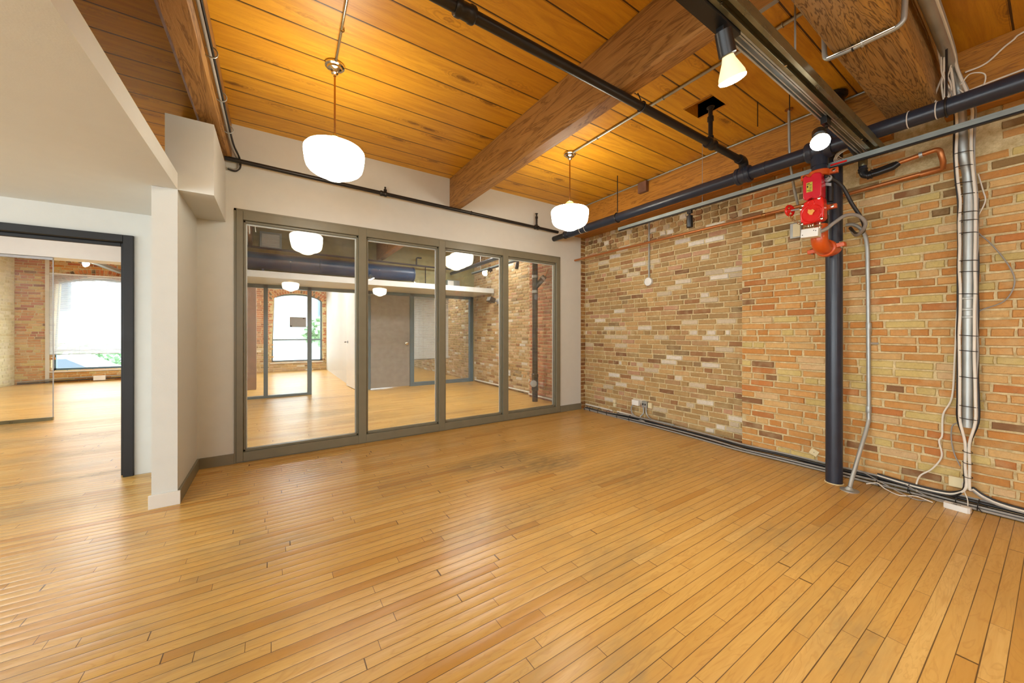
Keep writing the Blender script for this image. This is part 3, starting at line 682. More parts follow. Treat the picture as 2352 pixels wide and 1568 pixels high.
# orange elbow into the standpipe
c0 = V3((VX, VY, 2.16)); dr = (V3((CX, CY, 0))-V3((VX, VY, 0))).normalized()
MB().tube([c0, (VX, VY, 2.10)] + arc(V3((VX, VY, 2.06))+dr*0.075, -dr, (0, 0, -1), 0.075, 0, math.pi/2, 10) + [V3((VX, VY, 1.985))+dr*0.14, V3((CX, CY, 1.985))], 0.056, 26).build('elbow', 'orange', va)
lugged('coupling', V3((VX, VY, 1.985))+dr*0.13, dr, 0.070, 0.055, (0.15, -1, 0.15))
MB().tube([c0, c0+V3((0, 0, 0.07))], 0.058, 24).build('lower_body', 'pipe_dark', va)
# armoured hoses
MB().tube(cr([(-0.78, -3.415, 2.52), (-0.74, -3.45, 2.50), (-0.68, -3.50, 2.43), (-0.62, -3.54, 2.30), (-0.55, -3.585, 2.17), (-0.45, -3.57, 2.10), (-0.30, -3.49, 2.12), (-0.20, -3.43, 2.20)], 8), 0.0125, 12).build('hose', 'cable_k', va)
MB().tube(cr([(-0.78, -3.435, 2.105), (-0.74, -3.47, 2.15), (-0.68, -3.52, 2.20), (-0.60, -3.57, 2.20), (-0.54, -3.60, 2.15), (-0.48, -3.575, 2.105), (-0.33, -3.50, 2.10), (-0.21, -3.44, 2.18)], 8), 0.013, 12).build('hose', 'cable_g', va)

# conduit from the valve down to the floor
c1 = MB().tube(cr([(-0.19, -3.40, 2.235), (-0.19, -3.45, 2.225), (-0.19, -3.50, 2.17), (-0.19, -3.532, 2.06), (-0.19, -3.540, 1.80), (-0.19, -3.545, 1.0), (-0.19, -3.546, 0.60), (-0.215, -3.545, 0.50), (-0.36, -3.523, 0.27), (-0.49, -3.505, 0.06), (-0.52, -3.503, 0.004)], 6), 0.0145, 14).build('conduit', 'steel')
tag(c1, 'silver conduit right of the navy standpipe, kicked out to a round floor flange', 'conduit')
MB().lathe((-0.522, -3.503, 0.0), (0, 0, 1), [(0.060, 0), (0.060, 0.006), (0.03, 0.010), (0.02, 0.022), (0.016, 0.03)], n=26).build('floor_flange', 'steel', c1)
for z in (1.31, 0.60): MB().lathe((-0.19, -3.545, z), (0, 0, 1), [(0.018, 0), (0.019, 0.004), (0.019, 0.05), (0.018, 0.054)], n=14).build('coupling', 'steel', c1)
MB().tube([(-0.19, -3.545, 1.19), (-0.165, -3.60, 1.19)], 0.008, 8).build('strap', 'steel', c1)
pbx = MB().box(-0.20, -0.152, -3.075, -2.985, 2.20, 2.345).build('junction_box', 'steel', bevel=0.003)
tag(pbx, 'grey and cream junction box on the brick pier left of the red valve', 'box')
MB().box(-0.208, -0.20, -3.07, -3.012, 2.21, 2.335).build('cover', 'ivory', pbx, bevel=0.002)

# ------------------------------------------------------------------ strut rails and spotlights
rl = root('strut_rail', (-0.62, -3.0, 2.64), 'long pale grey metal rail hanging parallel to the brick wall under the navy main pipe', 'rail')
r_ = MB(); r_.box(-0.642, -0.600, -1.235, -9.0, 2.650, 2.664); r_.box(-0.642, -0.637, -1.235, -9.0, 2.628, 2.650); r_.box(-0.605, -0.600, -1.235, -9.0, 2.628, 2.650)
r_.build('rail', 'rail_paint', rl, bevel=0.001)
MB().box(-0.634, -0.608, -1.24, -8.9, 2.618, 2.632).build('lighting_track', 'black', rl)
for y in (-1.23, -2.35): MB().tube([(-0.62, y if y < -1.3 else -1.24-0.25, 2.664), (-0.62, y if y < -1.3 else -1.49, 3.318)], 0.003, 6).build('hanger_wire', 'steel', rl) if y < -1.3 else None
rr = MB(); rr.box(-0.66, -0.655, -3.52, -3.42, 2.630, 2.642); rr.build('red_tag', 'red', rl)

r2 = root('lighting_rail', (-3.0, -3.63, 2.68), 'metal strut and lighting track crossing the top right towards the brick wall', 'rail')
b = MB(); X0, X1 = -7.5, -0.48
b.box(X0, X1, -3.700, -3.612, 2.722, 2.730); b.box(X0, X1, -3.700, -3.694, 2.680, 2.722); b.box(X0, X1, -3.640, -3.634, 2.680, 2.722); b.box(X0, X1, -3.700, -3.680, 2.674, 2.680); b.box(X0, X1, -3.654, -3.634, 2.674, 2.680)
b.build('strut', 'strut', r2, bevel=0.001)
b = MB(); b.box(X0, X1-0.10, -3.630, -3.622, 2.680, 2.722); b.box(X0, X1-0.10, -3.578, -3.570, 2.680, 2.722); b.box(X0, X1-0.10, -3.630, -3.570, 2.712, 2.722); b.box(X0, X1-0.10, -3.616, -3.610, 2.684, 2.712); b.box(X0, X1-0.10, -3.592, -3.586, 2.684, 2.712)
b.build('lighting_track', 'steel', r2)
for x in (-2.85, -2.2, -1.35, -0.9): MB().lathe((x, -3.66, 2.672), (0, 0, -1), [(0.007, 0), (0.007, 0.004)], n=6).build('bolt', 'chrome', r2)
for x in (-2.05, -5.0): MB().tube([(x, -3.65, 2.73), (x, -3.65, 3.318)], 0.005, 8).build('hanger_rod', 'steel', r2)
MB().box(-3.6, -2.62, -3.632, -3.568, 2.660, 2.682).build('track_cover', 'black', r2)

def spot(top, face, axis, label, grp='bulb spotlights on the tracks', yoke=(0, 1, 0), R=0.056, lamp=True, energy=9):
    """top: where it is clipped to the track; face: centre of the bulb's face; axis: where it points"""
    top = V3(top); fc = V3(face); ax = V3(axis).normalized()
    t = root('track_spotlight', top, label, 'spotlight', grp)
    MB().box(top.x-0.045, top.x+0.035, top.y-0.017, top.y+0.017, top.z-0.05, top.z).build('track_adapter', 'black', t, bevel=0.003)
    back = fc - ax*0.115
    hold = fc - ax*0.185
    piv = (hold+back)/2
    _, u, v = frame_of(ax)
    MB().tube(cr([top-V3((0, 0, 0.04)), top-V3((0.0, 0, 0.07)), piv - ax*0.02 + V3((0.02, 0, 0.03)), piv], 5), 0.009, 10).build('arm', 'black', t)
    MB().lathe(hold-ax*0.03, ax, [(0.028, 0), (0.034, 0.003), (0.036, 0.10), (0.031, 0.103), (0.0, 0.103)] , n=24).build('lamp_holder', 'black', t)
    if lamp:
        b = MB().lathe(back-ax*0.012, ax, [(0.018, 0), (0.022, 0.012), (0.028, 0.035), (R*0.76, 0.068), (R*0.95, 0.094), (R, 0.112)], n=30).build('bulb', 'bulb_body', t, ang=80)
        MB().lathe(fc-ax*0.016, ax, [(R*0.99, 0), (R, 0.004), (R*0.93, 0.011), (R*0.6, 0.018), (0, 0.021)], n=30).build('bulb_face', 'bulb_glow', b, ang=80)
        d = bpy.data.lights.new('spot_glow', 'SPOT'); d.energy = energy; d.color = (1.0, 0.93, 0.78); d.spot_size = math.radians(125); d.spot_blend = 0.8; d.shadow_soft_size = 0.05
        o = bpy.data.objects.new('spot_glow', d); COL.objects.link(o); o.parent = t
        o.location = fc + ax*0.03 - top; o.rotation_mode = 'QUATERNION'; o.rotation_quaternion = ax.to_track_quat('-Z', 'Y')
    return t
spot((-2.70, -3.60, 2.690), (-2.665, -3.62, 2.43), (0.42, 0.0, -0.90), 'lit bulb spotlight hanging from the lighting track in front of the timber beam end', energy=48)
spot((-1.40, -3.60, 2.690), (-1.71, -3.66, 2.41), (-0.72, -0.25, -0.62), 'lit round bulb spotlight facing the camera, above the red valve', R=0.047, energy=48)
# small unlit can pointing down from the long rail
sp3 = root('track_spotlight', (-0.62, -2.21, 2.62), 'small black unlit spotlight hanging from the rail in front of the recessed bricks', 'spotlight')
MB().box(-0.635, -0.605, -2.235, -2.185, 2.585, 2.62).build('track_adapter', 'black', sp3, bevel=0.002)
MB().tube([(-0.62, -2.21, 2.59), (-0.62, -2.21, 2.56)], 0.008, 8).tube([(-0.65, -2.21, 2.555), (-0.59, -2.21, 2.555)], 0.010, 10).build('arm', 'black', sp3)
MB().lathe((-0.62, -2.21, 2.565), (0, 0, -1), [(0.020, 0), (0.031, 0.004), (0.033, 0.125), (0.031, 0.13), (0.026, 0.125)], n=22).build('lamp_holder', 'black', sp3)

# ------------------------------------------------------------------ copper lines
cp = tag(MB().tube([(-0.25, -0.002, 2.482), (-0.25, -1.0, 2.486), (-0.25, -2.6, 2.482), (-0.25, -3.40, 2.488), (-0.25, -3.95, 2.512)], 0.0155, 14).build('copper_pipe', 'copper'), 'long thin copper pipe along the brick wall, from the corner to behind the red valve', 'pipe')
for y in (-2.76, -3.30): MB().lathe((-0.25, y, 2.482), (0, -1, 0), [(0.0185, 0), (0.0195, 0.005), (0.0195, 0.03), (0.0185, 0.035)], n=14).build('coupling', 'brass', cp)
cp2 = tag(MB().tube([(-0.34, -3.715, 2.595), (-0.34, -3.76, 2.612), (-0.33, -3.90, 2.632)] + arc((-0.33, -3.93, 2.605), (0, 0, 1), (0, -1, 0), 0.03, 0.1, math.pi/2, 5) + [(-0.31, -3.97, 2.54), (-0.27, -3.965, 2.505), (-0.25, -3.93, 2.505), (-0.25, -3.85, 2.503)], 0.017, 14).build('copper_pipe', 'copper'), 'bent copper pipe looping back below the pale rail at the upper right', 'pipe')
MB().lathe((-0.34, -3.855, 2.624), (0, -1, 0.1), [(0.021, 0), (0.022, 0.006), (0.021, 0.018)], n=12).build('joint', 'steel', cp2)
bkp = root('drain_pipe', (-0.42, -3.6, 2.6), 'black iron pipe cluster with elbows hanging below the main pipe right of the standpipe', 'pipe')
q = MB().tube([(-0.70, -3.56, 2.72), (-0.56, -3.56, 2.70), (-0.42, -3.56, 2.74), (-0.42, -3.56, 2.60)] , 0.026, 14); q.build('down_pipe', 'pipe', bkp)
q = MB().tube([(-0.42, -3.56, 2.64)] + arc((-0.42, -3.595, 2.585), (0, 1, 0), (0, 0, -1), 0.035, 0, math.pi/2, 5) + [(-0.42, -3.64, 2.55), (-0.42, -3.73, 2.562), (-0.41, -3.755, 2.585)], 0.024, 14); q.build('elbow', 'pipe_dark', bkp)
q = MB().tube([(-0.36, -3.575, 2.575), (-0.36, -3.66, 2.585), (-0.35, -3.73, 2.60)], 0.025, 14); q.build('side_pipe', 'pipe_dark', bkp)
for c, d in [((-0.42, -3.60, 2.548), (0, 1, 0)), ((-0.36, -3.61, 2.578), (0, 1, 0)), ((-0.42, -3.56, 2.60), (0, 0, 1))]: fitting(bkp, c, d, 0.031, 0.03, 'pipe_dark')
MB().lathe((-0.42, -3.56, 2.635), (0, 0, 1), [(0.027, 0), (0.029, 0.01), (0.029, 0.06), (0.027, 0.07)], n=16).build('yellowed_thread', 'strut', bkp)
# coil of pale cable behind the main pipe
k = MB()
for i in range(7): k.ring((-0.50-0.008*i, -3.50, 2.735-0.004*i), (0.3, 0.1*i-0.3, 1), 0.075+0.006*(i % 3), 0.0035, 24)
tag(k.build('cable_coil', 'cable_w'), 'small coil of pale cable tucked behind the main pipe beside the bulb', 'cable')

# pipes hanging in front of the ledger
hp = tag(MB().tube([(-0.50, -3.082, 3.312), (-0.50, -3.085, 2.95), (-0.46, -3.082, 2.80), (-0.36, -3.075, 2.62), (-0.262, -3.07, 2.50)], 0.011, 12).build('support_rod', 'steel'), 'grey metal tube dropping from the ceiling behind the main pipe left of the standpipe', 'conduit')
MB().lathe((-0.50, -3.082, 3.318), (0, 0, -1), [(0.032, 0), (0.032, 0.006), (0.014, 0.012)], n=18).build('flange', 'brass', hp)
for (x, y) in [(-0.86, -2.975), (-0.74, -3.17)]:
    tag(MB().tube([(x, y, 3.318), (x, y, 3.10+0.08*(x > -0.8))], 0.004, 6).build('nail_rod', 'black'), 'thin dark rod sticking down from the ceiling, %s' % ('left of the grey metal tube' if x < -0.8 else 'the nearer one to the lighting track'), 'rod')

# round white detector / box on the recessed brick, with its conduit
ob = tag(MB().tube([(-0.022, -1.262, 2.86), (-0.022, -1.262, 2.04)], 0.011, 10).build('conduit', 'steel'), 'thin vertical conduit down the recessed bricks to a round white box', 'conduit')
MB().lathe((-0.010, -1.262, 2.22), (-1, 0, 0), [(0.014, 0), (0.014, 0.02)], n=12).build('clip', 'steel', ob)
rb = tag(MB().lathe((-0.006, -1.258, 1.998), (-1, 0, 0), [(0.058, 0), (0.058, 0.03), (0.056, 0.038), (0.046, 0.042), (0.0, 0.044)], n=28).build('round_box', 'white'), 'round white cover plate at the end of a conduit on the recessed bricks', 'box')
MB().ring((-0.04, -1.258, 1.998), (1, 0, 0), 0.057, 0.004, 24).build('rim', 'steel', rb)

# outlets low on the recessed wall
def outlet(name, y, z, w_, h_, mat, label, x=-0.012, d=0.03, sock=True, back=None):
    o = MB().box(x-d, x+0.004, y-w_/2, y+w_/2, z-h_/2, z+h_/2).build(name, mat, bevel=0.003)
    tag(o, label, 'outlet')
    if sock:
        for s_ in (-1, 1):
            MB().box(x-d-0.0015, x-d, y+s_*w_*0.22-0.010, y+s_*w_*0.22+0.010, z-0.013, z+0.013).build('socket', back or 'grey', o)
    return o
outlet('wall_outlet', -0.655, 0.222, 0.045, 0.05, 'ivory', 'upper small ivory plate low on the recessed bricks, nearest the corner', sock=False)
outlet('wall_outlet', -0.655, 0.165, 0.045, 0.05, 'ivory', 'lower small ivory plate low on the recessed bricks, nearest the corner', sock=False)
outlet('wall_outlet', -1.055, 0.268, 0.115, 0.075, 'white', 'white double socket box low on the recessed bricks, left of the metal one', d=0.05, back='white')
outlet('wall_outlet', -1.205, 0.268, 0.085, 0.085, 'steel', 'metal framed socket box low on the recessed bricks with grey cables dropping from it', d=0.045, back='cable_k')
outlet('wall_outlet', -1.285, 0.262, 0.06, 0.075, 'ivory', 'ivory blank plate on the recessed bricks right beside the metal socket box', d=0.03, sock=False)

# ------------------------------------------------------------------ cables along the foot of the brick wall
def cable(name, pts, r, mat, label, k=6, grp=None, cat='cable'):
    return tag(MB().tube(cr(pts, k), r, 8).build(name, mat), label, cat, grp)
foot = [(-0.08, -0.06), (-0.10, -0.5), (-0.11, -1.0), (-0.13, -1.7), (-0.17, -2.2), (-0.215, -2.55), (-0.195, -2.9), (-0.185, -3.25), (-0.19, -3.7), (-0.19, -4.1)]
run = root('cable_run', (-0.15, -1.8, 0.0), 'bundle of grey and black cables running along the foot of the brick wall', 'cable')
rr_ = random.Random(5)
for i, (dx, dz, r, mat, nm) in enumerate([(0.0, 0.012, 0.010, 'cable_k', 'cable'), (-0.022, 0.010, 0.009, 'cable_g', 'cable'), (0.028, 0.075, 0.009, 'cable_g', 'cable'), (0.020, 0.052, 0.012, 'cable_k', 'cable'), (-0.004, 0.034, 0.008, 'cable_g', 'cable'), (0.022, 0.028, 0.010, 'cable_k', 'cable')]):
    pts = []
    for j, (x, y) in enumerate(foot):
        lift = dz*(0.45 if y > -0.7 else 1.0)
        pts.append((x+dx+rr_.uniform(-.004, .004), y, max(r, lift+rr_.uniform(-.004, .004))))
    ext = [(-0.185+dx, -4.6, pts[-1][2]), (-0.185+dx, -5.6, pts[-1][2])]
    MB().tube(cr(pts+ext, 6), r, 8).build(nm, mat, run)
wc = MB().tube([(-0.022, -0.03, 0.075), (-0.022, -0.45, 0.070), (-0.022, -0.60, 0.066)], 0.013, 8).tube([(-0.022, -0.70, 0.070), (-0.022, -1.02, 0.066), (-0.05, -1.12, 0.05)], 0.013, 8); wc.build('trunking', 'cable_w', run)
for y in (-0.10, -0.22, -0.40, -0.58, -0.78, -1.0, -3.6, -3.78, -4.02, -4.12):
    x = -0.10 if y > -1.2 else -0.19
    t_ = MB().ring((x, y, 0.04), (0, 1, 0.1), 0.040, 0.003, 14).tube([(x-0.03, y, 0.03), (x-0.05, y-0.02, 0.008)], 0.003, 5); t_.build('cable_tie', 'black', run)
cable('cable', [(-0.05, -1.02, 0.24), (-0.06, -0.99, 0.18), (-0.07, -1.02, 0.10), (-0.09, -1.13, 0.055), (-0.12, -1.26, 0.045)], 0.010, 'cable_g', 'grey cable loop from the white socket box down to the cable run')
cable('cable', [(-0.05, -1.19, 0.225), (-0.05, -1.19, 0.14), (-0.07, -1.15, 0.08), (-0.10, -1.22, 0.05)], 0.009, 'steel', 'short silver cable curving left from the metal socket box')
cable('cable', [(-0.05, -1.235, 0.225), (-0.05, -1.24, 0.15), (-0.06, -1.30, 0.09), (-0.09, -1.42, 0.085), (-0.11, -1.7, 0.09)], 0.009, 'steel', 'silver cable curving right from the metal socket box into the cable run')
cable('cable', [(-0.2, -3.50, 0.09), (-0.26, -3.62, 0.06), (-0.30, -3.75, 0.02), (-0.33, -3.84, 0.008), (-0.28, -3.90, 0.01)], 0.004, 'cable_g', 'thin loose cable crossing over the floor right of the floor flange')
cable('cable', [(-0.33, -3.56, 0.03), (-0.30, -3.62, 0.05), (-0.28, -3.66, 0.015), (-0.33, -3.75, 0.006), (-0.29, -3.83, 0.02), (-0.31, -3.92, 0.012)], 0.004, 'cable_w', 'thin white loose cable lying on the floor near the power adapter')
# plates
pl = MB().obox((-0.165, -3.165, 0.152), ((0, 1, 0.5), (0, -0.5, 1), (1, 0, 0)), (0.031, 0.028, 0.004)).build('blank_plate', 'ivory'); tag(pl, 'small square ivory plate hanging crooked on the bricks left of the navy standpipe', 'outlet')
MB().lathe((-0.170, -3.165, 0.152), (-1, 0, 0), [(0.003, 0), (0.003, 0.002)], n=8).build('screw', 'black', pl)
outlet('wall_outlet', -4.032, 0.170, 0.10, 0.075, 'ivory', 'ivory blank box on the bricks beside the foot of the vertical cable bundle', x=-0.162, d=0.03, sock=False)
# power adapter
c = V3((-0.305, -4.035, 0.0)); ux, uy = V3((0.10, 1, 0)).normalized(), V3((1, -0.10, 0)).normalized()
pa = MB(); hl, hw_, hh = 0.062, 0.026, 0.040
pr = [c+ux*hl+uy*hw_, c+ux*hl-uy*(hw_-0.008), c+ux*(hl-0.012)-uy*hw_, c-ux*(hl-0.012)-uy*hw_, c-ux*hl-uy*(hw_-0.014), c-ux*hl+uy*hw_]
pa.prism(pr, (0, 0, hh)); pao = pa.build('power_adapter', 'white', bevel=0.002); tag(pao, 'white plastic power adapter lying on the floor at the foot of the cable bundle', 'adapter')
MB().obox(c+V3((0, 0.0, hh+0.0005)), (ux, uy, (0, 0, 1)), (0.018, 0.004, 0.001)).obox(c+uy*(-0.009)+V3((0, 0.012, hh+0.0005)), (ux, uy, (0, 0, 1)), (0.014, 0.0015, 0.001)).build('marking', 'black', pao)
cable('cable', [(-0.30, -3.975, 0.03), (-0.29, -3.92, 0.03), (-0.25, -3.83, 0.05), (-0.21, -3.76, 0.07)], 0.0035, 'cable_g', 'thin cable from the left end of the white power adapter to the cable run')
cable('cable', [(-0.27, -4.08, 0.04), (-0.24, -4.075, 0.08), (-0.21, -4.05, 0.16), (-0.205, -4.06, 0.20)], 0.003, 'cable_w', 'thin white cable rising from the power adapter to the vertical bundle')

# ------------------------------------------------------------------ vertical conduit with cable bundle
tb = root('cable_bundle', (-0.22, -4.075, 0.0), 'thick vertical metal tube wrapped with zip-tied cables on the brick wall at the right', 'cable')
ty = lambda z: -4.075 + (0.0 if z < 2.25 else 0.0)
up = [(-0.225, -4.074, 0.595), (-0.225, -4.076, 1.42)]
MB().tube(up, 0.027, 20).build('lower_tube', 'steel', tb)
MB().tube([(-0.225, -4.076, 1.36), (-0.225, -4.082, 2.20)] + cr([(-0.225, -4.082, 2.24), (-0.24, -4.078, 2.42), (-0.29, -4.062, 2.56), (-0.30, -4.055, 2.75), (-0.30, -4.045, 2.98), (-0.36, -4.03, 3.10), (-0.48, -4.02, 3.17), (-1.0, -4.02, 3.19), (-1.6, -4.02, 3.19), (-3.2, -4.02, 3.19)], 5), 0.028, 20).build('upper_tube', 'steel', tb)
for z in (1.385, 1.44, 1.52): MB().lathe((-0.225, -4.076, z), (0, 0, 1), [(0.031, 0), (0.035, 0.003), (0.035, 0.014), (0.031, 0.018)], n=20).build('coupling', 'steel', tb)
vb = [(-0.215, 0.0), (0, 0)]
def vcable(dx, dy, r, mat, z0=0.16, z1=3.0, sd=1, foot_=None, bulge=0.0):
    rnd = random.Random(sd); pts = []
    z = z0
    while z < z1:
        tight = 1.0 if z > 0.62 else 0.25
        xo = 0.0 if z < 2.3 else -min(0.085, (z-2.3)*0.35)
        pts.append((-0.235+xo+dx*tight, -4.075+dy*tight+rnd.uniform(-.003, .003)+ (0.006 if z > 2.35 else 0), z)); z += 0.16
    if z1 > 2.9: pts += [(-0.42+dx, -4.035+dy*0.4, 3.12), (-0.6+dx, -4.03+dy*0.5, 3.20+dx), (-1.3, -4.03+dy*0.6, 3.22+dx), (-3.2, -4.03+dy*0.6, 3.22+dx)]
    if foot_: pts = foot_ + pts
    return MB().tube(cr(pts, 4), r, 8).build('cable', mat, tb)
lf = lambda o: [(-0.195, -3.60, 0.085+o), (-0.205, -3.80, 0.070+o), (-0.21, -3.95, 0.072+o), (-0.22, -4.02, 0.095+o)]
rf = lambda o: [(-0.19, -4.50, 0.070+o), (-0.195, -4.25, 0.080+o), (-0.205, -4.15, 0.11+o), (-0.215, -4.10, 0.15+o)]
vcable(-0.016, 0.034, 0.008, 'cable_w', sd=1, foot_=lf(0.0)); vcable(0.002, 0.042, 0.008, 'cable_k', sd=2, foot_=lf(-0.014)); vcable(0.004, 0.044, 0.007, 'cable_k', sd=3, z1=1.45, foot_=lf(0.012))
vcable(-0.012, -0.034, 0.008, 'cable_w', sd=4, foot_=rf(0.0)); vcable(0.004, -0.042, 0.007, 'cable_g', sd=5, foot_=rf(-0.012)); vcable(0.008, -0.046, 0.007, 'cable_k', sd=6, z1=2.3, foot_=rf(0.014))
for z in (0.24, 0.34, 0.42, 0.66, 0.75, 0.96, 1.15, 1.26, 1.56, 1.72, 1.80, 2.0, 2.09, 2.15, 2.28, 2.36, 2.47, 2.56, 2.90, 2.97):
    tight = 0.040 if z > 0.6 else 0.020
    xo = 0.0 if z < 2.3 else -min(0.085, (z-2.3)*0.35)
    o = MB(); yy_ = -4.076 + (0.012 if z > 2.35 else 0); _p = [(-0.235+xo+0.036*math.cos(a), yy_+tight*1.15*math.sin(a), z+0.004*math.sin(a)) for a in [2*math.pi*i/16 for i in range(17)]]
    o.tube(_p, 0.0025, 5, 0, False).build('cable_tie', 'black', tb)
# tangle above the main pipe next to the girder
tg = root('cable_tangle', (-0.5, -4.03, 3.0), 'tangle of pale cables looping beside the girder above the main pipe at the upper right', 'cable')
rt = random.Random(11)
for i in range(9):
    a = rt.uniform(0, 1)
    pts = [(-0.62-0.3*a, -4.02+rt.uniform(-.02, .02), 3.24), (-0.52+rt.uniform(-.06, .06), -4.0+rt.uniform(-.03, .03), 3.12+rt.uniform(-.04, .04)), (-0.46+rt.uniform(-.08, .06), -3.99+rt.uniform(-.05, .04), 2.98+rt.uniform(-.05, .05)), (-0.42+rt.uniform(-.06, .05), -3.985+rt.uniform(-.05, .04), 2.86+rt.uniform(-.04, .02))]
    MB().tube(cr(pts, 7), rt.choice([0.004, 0.005, 0.006]), 7).build('cable', rt.choice(['cable_w', 'cable_w', 'cable_g']), tg)
MB().tube(cr([(-0.40, -4.06, 3.02), (-0.38, -4.10, 3.08), (-0.36, -4.16, 3.05), (-0.36, -4.15, 2.97), (-0.37, -4.09, 2.95), (-0.38, -4.05, 3.0)], 7), 0.004, 7).build('loop', 'cable_w', tg)
MB().tube([(-1.8, -4.00, 3.27), (-0.8, -4.0, 3.26), (-0.45, -4.01, 3.2)], 0.012, 8).build('cable', 'cable_g', tg)
cable('cable', [(-0.30, -4.08, 3.00), (-0.275, -4.2, 3.02), (-0.275, -4.5, 3.03), (-0.275, -5.2, 3.03)], 0.006, 'cable_w', 'straight pale cable running right from the bundle along the timber ledger, lower of two')
cable('cable', [(-0.30, -4.07, 3.14), (-0.275, -4.16, 3.16), (-0.275, -4.26, 3.24), (-0.275, -4.4, 3.28), (-0.275, -5.2, 3.29)], 0.006, 'cable_w', 'pale cable rising right from the bundle along the timber ledger, upper of two')
# loose white cable left of the bundle and loop right of it
cable('cable', [(-0.20, -4.045, 2.15), (-0.20, -4.04, 1.74), (-0.19, -4.022, 1.40), (-0.185, -4.012, 1.10), (-0.18, -3.998, 0.80), (-0.18, -3.955, 0.66), (-0.18, -3.95, 0.50), (-0.18, -3.935, 0.45), (-0.18, -3.948, 0.34), (-0.18, -3.90, 0.23), (-0.19, -3.84, 0.16), (-0.20, -3.82, 0.08), (-0.20, -3.825, 0.03)], 0.0055, 'cable_w', 'white cable wandering down the bricks left of the metal tube')
cable('cable', [(-0.20, -4.105, 2.10), (-0.19, -4.11, 2.02), (-0.18, -4.18, 1.90), (-0.175, -4.25, 1.74), (-0.175, -4.272, 1.62), (-0.18, -4.23, 1.50), (-0.19, -4.13, 1.44), (-0.20, -4.11, 1.38)], 0.004, 'cable_g', 'thin cable bowing out in a wide loop right of the metal tube')
cable('cable', [(-0.21, -4.03, 0.62), (-0.19, -4.00, 0.58), (-0.18, -3.995, 0.48), (-0.19, -4.01, 0.38), (-0.21, -4.04, 0.30)], 0.004, 'cable_g', 'thin grey cable making a small loop left of the lower end of the metal tube')
cable('cable', [(-0.20, -4.12, 2.42), (-0.185, -4.14, 2.30), (-0.185, -4.15, 2.22), (-0.20, -4.12, 2.12)], 0.004, 'cable_w', 'thin white cable bulging right of the bundle just under the pale rail')
# cables clipped to left beam
cbm = root('cable_run', (-4.745, -1.5, 2.97), 'black and grey cables clipped along the side of the left timber beam', 'cable')
for dx, dz, r, m_ in [(0, 0, .009, 'cable_g'), (0.012, 0.022, .008, 'cable_k'), (0.004, 0.045, .007, 'cable_k')]:
    MB().tube(cr([(-4.752+dx, -3.6, 2.955+dz), (-4.750+dx, -2.0, 2.965+dz), (-4.752+dx, -1.0, 2.975+dz), (-4.750+dx, -0.30, 2.985+dz), (-4.72+dx, -0.05, 2.96+dz), (-4.715+dx, -0.03, 2.90), (-4.74, -0.03, 2.865-dz*0.3), (-4.80, -0.03, 2.87-dz*0.2)], 6), r, 8).build('cable', m_, cbm)
for y in (-0.6, -1.1, -1.6, -2.2): MB().ring((-4.748, y, 2.99), (0, 1, 0), 0.034, 0.004, 14).build('clip', 'steel', cbm)

# speaker plate on ceiling at top
sg = MB(); sg.box(-2.10, -1.84, -3.50, -3.30, 3.306, 3.319)
sgo = tag(sg.build('ceiling_vent', 'grey', bevel=0.003), 'grey square vent plate on the ceiling planks beside the lighting track, at the top edge', 'vent')
g2 = MB(); 
for i in range(9): g2.box(-2.03, -1.91, -3.46+i*0.014, -3.455+i*0.014, 3.302, 3.306)
g2.build('grille', 'yellow', sgo)
# hole in the ceiling around the sprinkler riser
hf = MB()
for a, b_, c_, d_ in [(-1.31, -1.29, -2.80, -2.55), (-1.06, -1.04, -2.80, -2.55)]: hf.box(a, b_, c_, d_, 3.318, 3.45)
struct(hf, 'trim_3', 'ledger')

# ================================================================== rooms beyond
YP = 4.10
# olive wall above the far partition, with its painted timber band
ow = MB(); ow.box(-5.03, -0.005, YP, YP+0.12, 2.225, 3.32)
struct(ow, 'wall_olive', 'olive', smooth=False)
bk = MB(); bk.box(-5.028, -0.03, 3.02, YP-0.002, 2.225, 2.335)
struct(bk, 'trim_4', 'wall', smooth=False)
hv = root('wall_vent', (-4.45, YP-0.01, 2.95), 'white louvred vent in a pale frame on the olive wall, behind the leftmost glass pane', 'vent')
q = MB(); a0, a1, b0, b1 = -4.66, -4.30, 2.93, 3.25
for A in ((a0, a1, b0, b0+0.035), (a0, a1, b1-0.035, b1), (a0, a0+0.035, b0+.035, b1-.035), (a1-0.035, a1, b0+.035, b1-.035)): q.box(A[0], A[1], YP-0.03, YP-0.001, A[2], A[3])
q.build('vent_frame', 'rail_paint', hv)
q = MB().box(a0+0.035, a1-0.035, YP-0.012, YP-0.002, b0+0.035, b1-0.035)
for i in range(9): q.obox(((a0+a1)/2, YP-0.018, b0+0.055+i*0.027), ((1, 0, 0), (0, 1, -0.6), (0, 0.6, 1)), ((a1-a0)/2-0.036, 0.010, 0.001))
q.build('louvres', 'white', hv)
